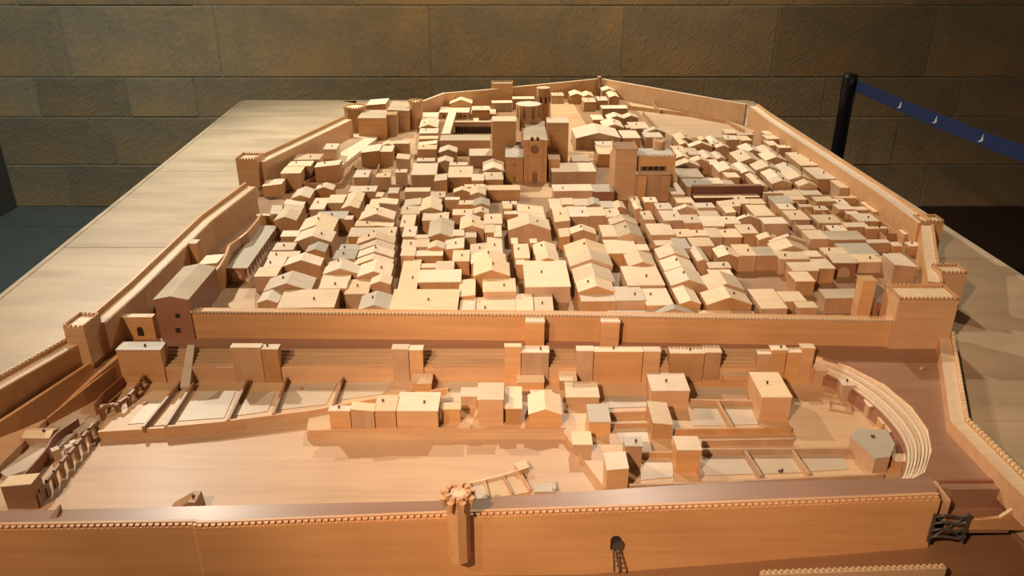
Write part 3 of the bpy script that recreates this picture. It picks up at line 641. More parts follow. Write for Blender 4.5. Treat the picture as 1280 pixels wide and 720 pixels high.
for i, a in enumerate(HS):
    w = a['x1']-a['x0']
    if w < .004: continue
    hh = a['zt']-a['z0']+.003; rise = a['rise'] if a['rise'] is not None else (.18*w if a['k'] in 'g' else .11*w if a['k'] in 'rl' else .2*a['d'] if a['k'] == 's' else .06*a['d'] if a['k'] == 'm' else 0)
    rise = min(rise, .02)
    if a['k'] in 'rl': hh -= rise*.5
    e = empty('block_house' if a['city'] else 'terrace_block', ((a['x0']+a['x1'])/2, a['Y'], a['z0']-.003), ROT if a['city'] and a['Y'] > 1.6 else 0)
    tag(e, a['lab'], 'house', a.get('grp'))
    b, r = geom(w, a['d'], hh, a['k'], rise)
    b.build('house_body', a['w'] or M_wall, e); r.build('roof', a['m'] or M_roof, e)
    if a['ch'] and a['d'] > .008:
        u = ((i*37) % 10)/10*.5-.25
        yc = a['d']*(.35+((i*53) % 10)/40); x = u*w
        zr = hh+(rise*(1-abs(2*u)) if a['k'] == 'g' else rise*(.5-u) if a['k'] == 'r' else rise*(.5+u) if a['k'] == 'l' else rise*yc/a['d'] if a['k'] == 'm' else rise*.8 if a['k'] == 's' else 0)
        mb = MB(); mb.box(x-.0017, x+.0017, yc-.0014, yc+.0014, zr-.001, zr+.0075); mb.build('chimney', M_peg, e)
    a['e'] = e; a['hh'] = hh
def find(s): return next(a for a in HS if a['lab'].startswith(s))
def arch(mb, cx, z0, w, h, y, n=8, t=.0012, pointed=False):
    """filled arch plate facing -y at y, y-t"""
    r = w/2; pts = [(-r, 0), (r, 0)]
    for i in range(n+1):
        an = math.pi*i/n
        x, z = r*math.cos(an), r*math.sin(an)*(1.5 if pointed else 1)
        pts.append((x, h-r*(1.5 if pointed else 1)+z))
    mb.profx([(cx+x, z0+z) for x, z in pts], y-t, y)
a = find('tall reddish gatehouse'); e = a['e']
for x, z, w in ((.008, .055, .009), (.003, .018, .010)):
    mb = MB(); mb.box(x-w/2, x+w/2, -.0012, .001, z, z+w*1.1); mb.build('window', M_hole, e)
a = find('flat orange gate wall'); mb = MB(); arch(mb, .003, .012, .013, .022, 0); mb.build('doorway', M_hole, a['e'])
# ------------------------------------------------------------------ landmarks
def lblock(parent, base, name, x0, x1, ye, yb, k='f', by=None, Y=None, zbot=None, rise=0, w=None, m=None, rf='roof'):
    xa, xb, Yv, d, z0, zt = solve(x0, x1, ye, yb, by, None, None, Y)
    if zbot is not None: z0 = zbot
    b, r = geom(xb-xa, d, zt-z0, k, rise)
    off = ((xa+xb)/2-base.x, Yv-base.y, z0-base.z)
    bo = b.build(name, w or M_city, parent, off); r.build(rf, m or M_roof, bo)
    return xa, xb, Yv, d, z0, zt
# cathedral
B = PG(668, 228); cath = empty('cathedral', B); tag(cath, 'brown wooden cathedral with rose window and pointed portal', 'church')
N = lblock(cath, B, 'nave', 655, 684, 176, 152, g, by=228, rise=.004, m=M_board)
lblock(cath, B, 'left_aisle', 632, 654, 197, 178, f, by=228, m=M_grey)
TY = N[2]+N[3]*.55
lblock(cath, B, 'left_transept', 615, 645, 152, 146, s_, Y=TY, rise=.003, m=M_roof)
lblock(cath, B, 'right_transept', 684, 711, 154, 147, s_, Y=TY, rise=.003, m=M_roof)
lblock(cath, B, 'right_aisle', 686, 700, 200, 180, f, Y=N[2]+.03, m=M_ground)
nx0, nx1, nY = N[0]-B.x, N[1]-B.x, N[2]-B.y
zt = N[5]-B.z
mb = MB(); arch(mb, 0, .002, .017, .036, nY-.0001, 10, .0022, True); port = mb.build('portal', M_red, cath)
mb = MB(); arch(mb, 0, .002, .011, .028, nY-.0023, 10, .0012, True); mb.build('door', M_brown, port)
def ringm(mb, cx, cz, r0, r1, y, n=24, t=.0015):
    v = []; 
    for i in range(n):
        an = 2*math.pi*i/n
        for r in (r0, r1):
            for yy in (y, y-t): v.append((cx+r*math.cos(an), yy, cz+r*math.sin(an)))
    ff = []
    for i in range(n):
        j = (i+1) % n
        for a_, b_ in ((0, 1), (1, 3), (3, 2), (2, 0)): ff.append((4*i+a_, 4*j+a_, 4*j+b_, 4*i+b_))
    mb.add(v, ff)
rz = VZ(668, 187, N[2]).z-B.z
mb = MB(); ringm(mb, 0, rz, .0115, .0145, nY); ringm(mb, 0, rz, .002, .0035, nY)
for i in range(12):
    M = Matrix.Translation((0, nY-.0006, rz)) @ Matrix.Rotation(math.pi*i/6, 4, 'Y'); mb.box(.003, .012, -.0006, .0006, -.0005, .0005, M)
rw = mb.build('rose_window', M_red, cath)
mb = MB(); mb.add([(.0115*math.cos(2*math.pi*i/20), nY-.0003, rz+.0115*math.sin(2*math.pi*i/20)) for i in range(20)], [tuple(range(20))]); mb.build('glazing', M_brown, rw)
for s in (-1, 1):
    mb = MB(); mb.box(s*.026-.003, s*.026+.003, nY-.003, nY+.006, 0, zt); mb.build('corner_pier', M_city, cath)
    mb = MB(); arch(mb, s*.009, zt, .013, .014, nY+.002, 8, .003, True); q = mb.build('gable_arch', M_city, cath)
    mb = MB(); arch(mb, s*.009, zt, .007, .010, nY-.0012, 8, .0008, True); mb.build('arch_opening', M_hole, q)
for i in range(7):
    for s, xx in ((-1, nx0), (1, nx1)):
        mb = MB(); yy = nY+.012+i*(N[3]-.03)/7; mb.box(xx-(.008 if s < 0 else 0), xx+(.008 if s > 0 else 0), yy, yy+.004, zt-.02, zt+.003); mb.build('buttress', M_city, cath)
mb = MB(); ax = VZ(643, 212, N[2]).x-B.x; arch(mb, ax, .002, .009, .020, nY-.0001, 8, .0012); mb.build('side_door', M_brown, cath)
mb = MB(); ringm(mb, ax, VZ(643, 206, N[2]).z-B.z, .003, .005, nY); mb.build('round_window', M_red, cath)
# octagonal lantern and bell tower
LY = TY+.06
p0, p1 = VZ(645, 133, LY), VZ(677, 133, LY); r = (p1.x-p0.x)/2; zc = p0.z
mb = MB(); mb.cyl((p0.x+p1.x)/2-B.x, LY-B.y+r, VZ(660, 158, LY).z-B.z-.02, zc-B.z, r, 8); ln_ = mb.build('lantern', M_city, cath)
mb = MB(); mb.cyl((p0.x+p1.x)/2-B.x, LY-B.y+r, zc-B.z, zc-B.z+.008, r*1.04, 8, r*.1); mb.build('lantern_roof', M_roof, ln_)
for i in range(8):
    an = math.pi/4*i+math.pi/8-math.pi/2
    mb = MB(); M = Matrix.Translation(((p0.x+p1.x)/2-B.x, LY-B.y+r, 0)) @ Matrix.Rotation(an, 4, 'Z')
    mb.box(r*.90, r*.97, -.004, .004, zc-B.z-.045, zc-B.z-.008, M); mb.build('window', M_red, ln_)
BY = LY+.12
p0, p1 = VZ(671, 112, BY), VZ(688, 112, BY); r = (p1.x-p0.x)/2; xc = (p0.x+p1.x)/2-B.x
mb = MB(); mb.cyl(xc, BY-B.y+r, G(BY)+T-B.z, p0.z-B.z, r, 8); bt = mb.build('bell_tower', M_city, cath)
mb = MB(); mb.cyl(xc, BY-B.y+r, p0.z-B.z, p0.z-B.z+.003, r*1.05, 8); mb.build('tower_roof', M_roof, bt)
for i in (4, 5, 6, 7, 0):
    an = math.pi/4*i+math.pi/8
    mb = MB(); M = Matrix.Translation((xc, BY-B.y+r, 0)) @ Matrix.Rotation(an, 4, 'Z')
    mb.box(r*.88, r*.95, -.003, .003, p0.z-B.z-.05, p0.z-B.z-.028, M); mb.build('window', M_hole, bt)
# cloister
B2 = PG(582, 193); clo = empty('cloister', B2); tag(clo, 'wooden cloister with arcaded galleries round a dark courtyard, left of cathedral', 'cloister')
A1 = lblock(clo, B2, 'front_range', 550, 612, 176, 169, f, by=193, m=M_board, rf='gallery_roof')
A2 = lblock(clo, B2, 'rear_range', 549, 586, 141, 134, f, Y=P(549, 150, .10).y+.12, m=M_roof, rf='gallery_roof')
A3 = lblock(clo, B2, 'right_rear_range', 588, 619, 143, 137, f, Y=A2[2]+.02, m=M_roof, rf='gallery_roof')
yy0 = A1[2]+A1[3]; yy1 = A2[2]
mb = MB(); mb.box(A1[0]-B2.x, A1[0]-B2.x+.03, yy0-B2.y, yy1-B2.y, 0, .055); q = mb.build('side_range', M_wall, clo)
mb = MB(); mb.box(A1[0]-B2.x-.001, A1[0]-B2.x+.031, yy0-B2.y, yy1-B2.y, .055, .057); mb.build('gallery_roof', M_roof, q)
mid = yy0+(yy1-yy0)*.48-B2.y
A4z = VZ(590, 153, mid+B2.y).z-B2.z
xl, xr = A1[0]-B2.x+.035, A1[1]-B2.x
mb = MB(); mb.box(xl, xr, mid, mid+.016, 0, A4z); ar = mb.build('arcade_range', M_wall, clo)
mb = MB(); mb.box(xl, xr, mid-.001, mid+.018, A4z, A4z+.002); mb.build('gallery_roof', M_roof, ar)
for i in range(13):
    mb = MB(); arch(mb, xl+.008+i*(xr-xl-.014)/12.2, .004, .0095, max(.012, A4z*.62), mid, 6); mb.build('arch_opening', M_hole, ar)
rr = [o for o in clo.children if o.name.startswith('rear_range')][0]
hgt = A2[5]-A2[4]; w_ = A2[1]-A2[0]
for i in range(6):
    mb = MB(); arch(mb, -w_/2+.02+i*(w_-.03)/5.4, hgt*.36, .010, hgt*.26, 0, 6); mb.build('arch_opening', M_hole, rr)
# castle keep
B3 = PG(805, 249); keep = empty('castle_keep', B3); tag(keep, 'tall brown wooden castle keep with crenellated towers in the middle of town', 'castle')
K = lblock(keep, B3, 'keep_body', 798, 845, 196, 186, f, by=247, w=M_city, m=M_grey)
K2 = lblock(keep, B3, 'left_tower', 770, 797, 188, 178, f, by=250, w=M_city, m=M_brown)
K3 = lblock(keep, B3, 'projecting_bay', 795, 838, 217, 213, f, Y=K[2]-.028, zbot=K[4], w=M_wall)
mb = MB(); hb = K[5]-B3.z; kx0, kx1, ky = K[0]-B3.x, K[1]-B3.x, K[2]-B3.y
for (ax, ay, bx, by_) in ((kx0, ky+.001, kx1, ky+.001), (kx1-.001, ky, kx1-.001, ky+K[3])): merlons(mb, [Vector((ax, ay, hb)), Vector((bx, by_, hb))], .001, .004, .0035, .003, .006)
lx0, lx1, ly, hb2 = K2[0]-B3.x, K2[1]-B3.x, K2[2]-B3.y, K2[5]-B3.z
for (ax, ay, bx, by_) in ((lx0, ly+.001, lx1, ly+.001), (lx1, ly, lx1, ly+K2[3]), (lx0+.001, ly+K2[3], lx0+.001, ly)): merlons(mb, [Vector((ax, ay, hb2)), Vector((bx, by_, hb2))], .001, .004, .0035, .003, .006)
mb.build('merlon_row', M_city, keep)['kind'] = 'stuff'
for x0_, x1_ in ((797, 808), (826, 838)):
    pa, pb = VZ(x0_, 219, K3[2]), VZ(x1_, 219, K3[2]); mb = MB(); mb.box(pa.x-B3.x, pb.x-B3.x, K3[2]-B3.y-.009, K3[2]-B3.y, K[4]-B3.z, pa.z-B3.z); mb.build('pilaster', M_wall, keep)
ga, gb = VZ(801, 208, K[2]), VZ(832, 215.5, K[2])
mb = MB(); mb.box(ga.x-B3.x, gb.x-B3.x, ky-.0015, ky, gb.z-B3.z, ga.z-B3.z); gl = mb.build('gallery', M_hole, keep)
for i in range(5):
    xx = ga.x-B3.x+(i+.1)*(gb.x-ga.x)/4.4; mb = MB(); mb.box(xx, xx+.003, ky-.004, ky-.0015, gb.z-B3.z, ga.z-B3.z); mb.build('column', M_red, gl)
tp = VZ(824, 176, K[2]+.10); mb = MB(); mb.cyl(tp.x-B3.x, tp.y-B3.y, .03, tp.z-B3.z, .020, 12); tr = mb.build('turret', M_city, keep)
mb = MB()
for i in range(12):
    an = 2*math.pi*i/12; mb.box(-.002, .002, -.002, .002, 0, .007, Matrix.Translation((tp.x-B3.x+.018*math.cos(an), tp.y-B3.y+.018*math.sin(an), tp.z-B3.z-.001)) @ Matrix.Rotation(an, 4, 'Z'))
mb.build('merlon_row', M_roof, tr)['kind'] = 'stuff'
mb = MB(); mb.box(lx0, kx1, ly+K2[3], ly+K2[3]+.045, 0, hb-.01); mb.build('rear_wing', M_city, keep)
# castle group at the upper left
B4 = PG(480, 172); cas = empty('castle', B4); tag(cas, 'castle of tall joined wooden blocks inside the upper left corner', 'castle')
lblock(cas, B4, 'left_block', 447, 482, 148, 138, l_, by=174, rise=0, m=M_board)
lblock(cas, B4, 'polygon_tower', 483, 495, 144, 140, f, by=171, w=M_wall, m=M_wall)
lblock(cas, B4, 'middle_block', 484, 511, 139, 128, r_, by=165, rise=.004, m=M_board)
lblock(cas, B4, 'rear_block', 458, 482, 132, 125, l_, Y=PG(470, 163).y+.12, rise=.006)
# corner post at the rear
p = PG(748, 119); e = empty('corner_post', (p.x, p.y-.01, p.z-.002)); tag(e, 'dark slim post in the rear corner of the town wall', 'post')
zt_ = VZ(748, 96, p.y).z-p.z; mb = MB(); mb.cyl(0, 0, 0, zt_, .008, 8); mb.build('shaft', M_brown, e); mb = MB(); mb.cyl(0, 0, zt_, zt_+.006, .010, 8); mb.build('cap', M_city, e)
# long colonnaded building in the left corridor
xa, xb, Yv, d, z0, zt = solve(284, 309, 335, 282, by=352)
rt = math.atan2(P(334, 282, zt-T).x-(xa+xb)/2-.0, d)*-1
xa, xb, Yv, d, z0, zt = solve(284, 309, 335, 282, by=352)
cen = P(296.5, 335, zt-T); cb = P(335.5, 282, zt-T); ang = -math.atan2(cb.x-cen.x, cb.y-cen.y); L_ = (cb-cen).length
e = empty('colonnade_hall', (cen.x, cen.y, z0), ang); tag(e, 'long flat grey-roofed hall with side colonnade in the left corridor', 'building')
w_ = xb-xa; h_ = zt-z0; mb = MB(); mb.box(-w_/2, w_/2-.008, 0, L_, 0, h_-.002); mb.build('hall_body', M_red, e)
for y0_, y1_ in ((0, L_*.5), (L_*.5+.001, L_)):
    mb = MB(); mb.box(-w_/2-.001, w_/2+.001, y0_-.001, y1_, h_-.002, h_+.0005); mb.build('roof_panel', M_grey, e)
mb = MB(); arch(mb, -.003, .0, .026, h_*.78, 0); q = mb.build('arched_front', M_wall, e)
mb = MB(); mb.box(w_/2-.008, w_/2, 0, L_, 0, .006); mb.build('colonnade_base', M_roof, e)
for i in range(13):
    mb = MB(); yy = .003+i*(L_-.008)/12; mb.box(w_/2-.003, w_/2, yy, yy+.004, .006, h_-.002); mb.build('column', M_roof, e)
# wavy retaining wall beside it and its little blocks
pts = [(262, 348, .075), (276, 332, .088), (283, 320, .088), (288, 306, .092), (300, 298, .085), (310, 290, .092), (322, 276, .088), (328, 266, .085)]
wall('wavy-topped brown retaining wall left of the colonnade hall', pts, .006, .02, mat=M_wall, par=None, name='retaining_wall')
def simple(name, label, cat, x0, x1, ye, yb, by, zb=None, k='f', w=None, m=None, rise=0):
    xa, xb, Yv, d, z0, zt = solve(x0, x1, ye, yb, by, zb)
    e = empty(name, ((xa+xb)/2, Yv, z0-.002)); tag(e, label, cat); b, r = geom(xb-xa, d, zt-z0+.002, k, rise)
    b.build('block_body', w or M_wall, e); r.build('top', m or M_roof, e); return e, xb-xa, d, zt-z0+.002
simple('pier', 'slim upright pier against the left wall above the gatehouse', 'pier', 236, 245, 305, 300, 335, .03)
simple('lean_to', 'small orange lean-to between pier and wavy retaining wall', 'house', 249, 272, 331, 320, 350, .03, 'l', None, None, .004)
simple('cross_wall', 'pale cross wall closing the upper end of the left corridor', 'wall', 321, 343, 270, 268, 283)
# arch block (gateway) in the right quarter
e, w_, d_, h_ = simple('gateway', 'orange gateway block with one wide arch near the right keep', 'gate', 1042, 1071, 329, 319, 346, None, 'm', M_red, None, .004)
mb = MB(); arch(mb, 0, .0, .032, h_*.72, 0, 10); mb.build('arch', M_wall, e)
# court behind the right keep
e, w_, d_, h_ = simple('slab_tower', 'tall narrow orange slab at the left of the right keep', 'tower', 1079, 1096, 352, 345, 400, .03, 'f', M_city, M_city)
e, w_, d_, h_ = simple('keep_range', 'brown sloping range between the orange slab and the right keep', 'building', 1097, 1123, 382, 352, 402, .02, 'r', M_red, M_walk, .006)
for i in range(5):
    mb = MB(); mb.box(-w_/2+.004+i*.009, -w_/2+.007+i*.009, -.004, 0, .002, h_*.7); mb.build('post', M_dark, e)
simple('hall', 'large brown wooden hall left of the short right wall', 'house', 1118, 1146, 334, 320, 356, None, 'r', M_wall, None, .006)
# ------------------------------------------------------------------ low walls
def lowwall(label, pts, z, zb, t=.004, mat=None, name='low_wall', cat='wall', grp=None):
    w = [P(x, y, z if isinstance(z, float) else z[i]) for i, (x, y) in enumerate(pts)]
    c = sum(w, Vector())/len(w); c.z = zb+T; w = [p-c for p in w]
    o = offset(w, t); mb = MB(); ribbon(mb, w, o, [p.z for p in w], 0.0)
    ob = mb.build(name, mat or M_wall, None, c); tag(ob, label, cat, grp); return ob
zd = zF+.012; DW = 'low divider walls of the seating compartments'
for i, (pp, nm) in enumerate((((( 177, 533), (224, 476)), 'first thin divider wall from the left, beside the pale ramp'), (((205, 532), (240, 478)), 'second thin divider wall, ending at the pale ramp'), (((283, 525), (308, 474)), 'third divider wall, below the wide block of the pair'), (((340, 517), (357, 471)), 'fourth divider wall, just right of the block pair'), (((415, 506), (427, 471)), 'fifth divider wall, before the middle seating'))):
    lowwall(nm, [pp[1], pp[0]], zd, zF-.002, .005, M_brown, 'divider_wall', 'wall', DW)
lowwall('long low slanting terrace wall below the left compartments', [(205, 534), (270, 528), (385, 514), (470, 498), (560, 486)], zF+.010, zF-.018, .005, M_city)
lowwall('low front edge wall under the terrace row of blocks', [(384, 538), (560, 536), (705, 535)], zF+.006, zFl-.002, .006, M_city)
lowwall('edge wall along the left gallery compartments', [(122, 540), (205, 535)], zF+.004, zFl-.002, .006, M_city)
courts = [('rear court wall between the alley block and the broad block', [(750, 516), (815, 514)]), ('long rear court wall right of the broad middle block', [(863, 500), (948, 502)]), ('short cross wall dividing the two rear courts', [(896, 502), (914, 533)]),
 ('middle court wall right of the narrow leaning block', [(842, 537), (990, 535)]), ('thick court wall above the three front courts', [(878, 551), (992, 549)]), ('inner wall line along the three front courts', [(878, 562), (1062, 561)]),
 ('first cross wall between the front courts', [(930, 563), (950, 594)]), ('second cross wall between the front courts', [(989, 562), (1010, 592)]), ('front edge wall of the lower terrace before the courts', [(787, 607), (900, 603), (1000, 598), (1105, 593)]),
 ('left court wall beside the small cube block', [(802, 566), (846, 566)]), ('court wall in the gap below the second alley block', [(764, 530), (814, 529)]), ('low wall beside the tall flat block', [(878, 476), (948, 477)]), ('left slanting wall of the front courts', [(878, 592), (868, 570)])]
for nm, pp in courts: lowwall(nm, pp, zF+.013, zF-.002, .005, None, 'court_wall')
w = [PG(x, y, .012) for x, y in ((378, 212), (436, 168), (470, 166), (472, 172), (428, 206), (426, 216))]; c = sum(w, Vector())/len(w); c.z -= .03
mb = MB(); mb.prism([p-c for p in w], 0); tag(mb.build('terrace_slab', M_roof, None, c), 'long pale terrace slab running up beside the left wall toward the castle', 'slab')
# small rectangular pit frame in the yard
a = P(1050, 510, zF); mb = MB(); M = Matrix.Rotation(-.35, 4, 'Z')
for bx in ((-.022, .022, -.016, -.013), (-.022, .022, .013, .016), (-.022, -.019, -.013, .013), (.019, .022, -.013, .013)): mb.box(*bx, 0, .004, M)
tag(mb.build('basin', M_wall, None, (a.x, a.y, a.z)), 'small rectangular basin rim set in the open yard', 'basin')
# sloping wall at left of arcades
lowwall('long slanting orange wall left of the curved arcade', [(60, 523), (105, 487), (148, 453)], [-.058, -.035, -.018], -.09, .006, M_city)
# low garden walls in the upper town
GW = [('thin pale garden wall along the left yards, front line', [(378, 229), (425, 229)]), ('thin pale garden wall slanting up the left yard', [(380, 228), (394, 220)]), ('thin garden wall left of the pegged yard house', [(426, 229), (443, 204)]), ('thin garden wall right of the pegged yard house', [(458, 227), (465, 212)]),
 ('thin garden wall left of the second small yard', [(465, 230), (475, 204)]), ('thin garden wall closing the second small yard', [(467, 231), (504, 231)]), ('low wall at the left edge of the open rear ground', [(803, 139), (820, 158)]), ('curved field wall across the open rear ground', [(785, 132), (860, 141), (908, 150), (930, 162)]), ('short field wall off the rear wall', [(815, 127), (825, 138)])]
for nm, pp in GW: lowwall(nm, pp, [PG(x, y).z-T+.015 for x, y in pp], PG(*pp[0]).z-T-.01, .003, None, 'garden_wall')
# garden walls of the right quarter
gn = 0
RG = [((958, 246), (1012, 296), 'left border'), ((982, 240), (1030, 283), 'second'), ((1006, 246), (1058, 290), 'third'), ((1030, 258), (1085, 300), 'fourth'), ((1060, 258), (1108, 297), 'fifth'), ((1085, 262), (1130, 297), 'sixth')]
for a_, b_, nm in RG:
    lowwall(f'{nm} slanting garden wall of the right quarter', [a_, b_], [PG(*a_).z-T+.022, PG(*b_).z-T+.022], PG(*a_).z-T-.01, .003, None, 'garden_wall')
for i, (x0, x1, y) in enumerate(((1022, 1048, 257), (1040, 1072, 256), (1045, 1075, 267), (1052, 1082, 274), (1012, 1040, 271), (1098, 1130, 292), (1078, 1104, 262), (1020, 1046, 290))):
    lowwall(f'{ORD[i] if i else "uppermost"} short cross garden wall among the right quarter yards', [(x0, y), (x1, y)], PG(x0, y).z-T+.018, PG(x0, y).z-T-.01, .003, M_brown, 'garden_wall')
# ------------------------------------------------------------------ seating
e = empty('seating_bank', (P(610, 433, 0).x, 1.51, T+zF)); tag(e, 'straight stepped seating bank below the long orange wall', 'seating')
xa, xb = P(207, 433, 0).x-e.location.x, P(1018, 433, 0).x-e.location.x
n = 5; Y0, Y1 = P(600, 433.5, 0).y, 1.487
for i in range(n):
    z = -.0038*(i+1); ya = Y0-(Y0-Y1)*i/n; yb = Y0-(Y0-Y1)*(i+1)/n
    mb = MB(); mb.box(xa, xb, yb-e.location.y+(ya-yb)*.16, ya-e.location.y, -.004, z-zF); mb.build('seat_row', M_ground, e)
mb = MB(); mb.box(xa, xb, Y1-e.location.y, Y0-e.location.y, -.004, -.0225-zF); mb.build('seating_base', M_wall, e)
mb = MB(); mb.box(xa, xb, Y1-.006-e.location.y, Y1-e.location.y, -.004, .0352); mb.build('podium', M_city, e)
OUT = [(1018, 443), (1060, 455), (1105, 478), (1140, 507), (1160, 535), (1165, 562), (1156, 590), (1140, 599)]
INN = [(1012, 455), (1045, 470), (1078, 492), (1106, 517), (1127, 544), (1134, 566), (1130, 590), (1122, 600)]
def smooth(pts, k=4):
    r = []
    for i in range(len(pts)-1):
        p0 = Vector(pts[max(i-1, 0)]); p1 = Vector(pts[i]); p2 = Vector(pts[i+1]); p3 = Vector(pts[min(i+2, len(pts)-1)])
        for j in range(k):
            t = j/k; r.append(.5*((2*p1)+(p2-p0)*t+(2*p0-5*p1+4*p2-p3)*t*t+(3*p1-p0-3*p2+p3)*t**3))
    r.append(Vector(pts[-1])); return r
WO = smooth([P(x, y, 0) for x, y in OUT]); WI = smooth([P(x, y, -.022) for x, y in INN])
e = empty('curved_seating', (WI[14].x, WI[14].y, T+zF)); tag(e, 'curved stepped seating at the right end of the circus', 'seating')
inv = Matrix.Translation(-Vector(e.location)); n = 7
for i in range(n):
    A = [o.lerp(q, i/n) for o, q in zip(WO, WI)]; Bq = [o.lerp(q, (i+.72)/n) for o, q in zip(WO, WI)]
    mb = MB(); ribbon(mb, A, Bq, T-.0035*(i+1), T+zF-.004); q = mb.build('seat_row', M_roof, e); q.matrix_parent_inverse = inv
mb = MB(); ribbon(mb, WO, WI, [T-.006-.022*0 for _ in WO], T+zF-.004)
mb = MB(); ribbon(mb, WO, WI, T-.0275, T+zF-.004); q = mb.build('seating_base', M_brown, e); q.matrix_parent_inverse = inv
A = WI; Bq = offset(WI, -.004); mb = MB(); ribbon(mb, A, Bq, T-.034, T+zF-.003); q = mb.build('podium', M_red, e); q.matrix_parent_inverse = inv
# pale ramp across the seating
pa, pb, pc, pd = P(234, 431, .012), P(243, 431, .012), P(237, 484, zF+.006), P(225, 484, zF+.006)
mb = MB(); c = (pa+pb+pc+pd)/4; c.z = T+zF-.002; mb.prism([p-c for p in (pa, pb, pc, pd)], 0); tag(mb.build('ramp', M_board, None, c), 'narrow pale ramp leading down over the left seating', 'ramp')
# five sided house in the lower right court
top = [(1063, 546), (1073, 537), (1108, 539), (1118, 556), (1112, 572), (1094, 574)]
zt = VZ(1094, 573, P(1094, 592, zF).y).z-T; w = [P(x, y, zt) for x, y in top]; c = sum(w, Vector())/len(w); c.z = T+zF-.002
e = empty('polygon_house', c); tag(e, 'many-sided block house inside the lower end of the curved seating', 'house')
mb = MB(); mb.prism([p-c for p in w], 0); mb.build('house_body', M_wall, e)
mb = MB(); mb.prism([(p-c)*1.02+Vector((0, 0, .002)) for p in w], zt+T-c.z-.0005); mb.build('roof', M_grey, e)
mb = MB(); mb.box(-.003, .003, .012, .017, zt+T-c.z, zt+T-c.z+.006); mb.build('chimney', M_peg, e)
# shed with posts along the curved seating
a, b = P(1066, 500, zF), P(1098, 524, zF); d = b-a; e = empty('shed', a, math.atan2(d.y, d.x)); tag(e, 'low red shed with posts under the curved seating', 'shed')
L_ = d.length; mb = MB(); mb.box(0, L_, 0, .014, .012, .015); mb.build('roof', M_red, e)
mb = MB(); mb.box(0, L_, .010, .014, -.002, .012); mb.build('back_wall', M_red, e)
for i in range(6):
    mb = MB(); mb.box(i*(L_-.003)/5, i*(L_-.003)/5+.003, 0, .003, -.002, .012); mb.build('post', M_brown, e)
# pale apron wedges between blocks
for pts_, z, lb in (([(484, 487), (490, 470), (514, 470), (516, 490), (512, 491)], zF+.004, 'pale low wedge slab at the foot of the twin block'), ([(688, 440), (722, 440), (722, 466), (700, 472), (686, 462)], zF+.01, 'pale sloping alley slab between the upper rows of blocks'), ([(1036, 455), (1056, 460), (1052, 495), (1030, 490)], zF+.006, 'pale slab between the first two small houses by curved seating')):
    w = [P(x, y, z) for x, y in pts_]; c = sum(w, Vector())/len(w); c.z = T+zF-.002; mb = MB(); mb.prism([p-c for p in w], 0); tag(mb.build('slab', M_ground, None, c), lb, 'slab')
# broken arcades at left
def arcade(label, pf, pb, h, t, na, zb, debris):
    """front line pf and back line pb (pixel polylines at ground zb)"""
    F_ = smooth([P(x, y, zb) for x, y in pf], 4); R_ = smooth([P(x, y, zb) for x, y in pb], 4)
    c = F_[len(F_)//2].copy(); e = empty('arcade', c); tag(e, label, 'arcade'); inv = Matrix.Translation(-c)
    mb = MB(); ribbon(mb, R_, offset(R_, .003), zb+T+h*.8, zb+T-.002); q = mb.build('back_wall', M_red, e); q.matrix_parent_inverse = inv
    # front wall with piers and arch heads
    tot = [0]
    for p, q_ in zip(F_[:-1], F_[1:]): tot.append(tot[-1]+(q_-p).length)
    def at(s):
        s = max(0, min(tot[-1]-1e-6, s))
        for i in range(len(F_)-1):
            if tot[i+1] > s: u = (s-tot[i])/(tot[i+1]-tot[i]); d = (F_[i+1]-F_[i]).normalized(); return F_[i].lerp(F_[i+1], u), math.atan2(d.y, d.x)
    bay = tot[-1]/na
    for i in range(na+1):
        p, an = at(i*bay); mb = MB(); mb.box(-bay*.2, bay*.2, -t/2, t/2, -.002, h*.86, Matrix.Rotation(an, 4, 'Z')); mb.build('pier', M_brown, e, p-c)
    for i in range(na):
        p, an = at((i+.5)*bay); M = Matrix.Rotation(an, 4, 'Z'); mb = MB(); r = bay*.36
        pr = [(-bay*.5, h)]+[(-bay*.5, h*.5)]+[(-r*math.cos(math.pi*k/6), h*.5+min(r, h*.38)*math.sin(math.pi*k/6)) for k in range(7)]+[(bay*.5, h*.5), (bay*.5, h)]
        for (x_0, z_0), (x_1, z_1) in zip(pr[2:8], pr[3:9]):
            mb.add([M @ Vector(v) for v in ((x_0, -t/2, z_0), (x_1, -t/2, z_1), (x_1, -t/2, h), (x_0, -t/2, h), (x_0, t/2, z_0), (x_1, t/2, z_1), (x_1, t/2, h), (x_0, t/2, h))], [(0, 1, 2, 3), (7, 6, 5, 4), (0, 4, 5, 1), (3, 2, 6, 7)])
        mb.build('arch', M_brown, e, p-c)
    for i in range(debris):
        s = random.random(); k = int(s*(len(F_)-1)); p = F_[k].lerp(R_[k], random.uniform(.3, .7)); mb = MB(); r = random.uniform(.004, .007)
        mb.box(-r, r, -r, r, -.001, random.uniform(.012, h*.8), Matrix.Rotation(random.random()*3, 4, 'Z')); mb.build('vault_fragment', M_roof, e, p-c)
    return e
arcade('upper broken arcade curving down from the broad left block', [(188, 474), (174, 498), (156, 516), (130, 524)], [(172, 466), (150, 487), (130, 505), (120, 518)], .031, .005, 6, -.066, 4)
arcade('lower broken arcade curving toward the front left corner', [(122, 543), (98, 574), (78, 598), (52, 632)], [(100, 536), (72, 556), (58, 578), (30, 610)], .031, .005, 8, zFl, 6)
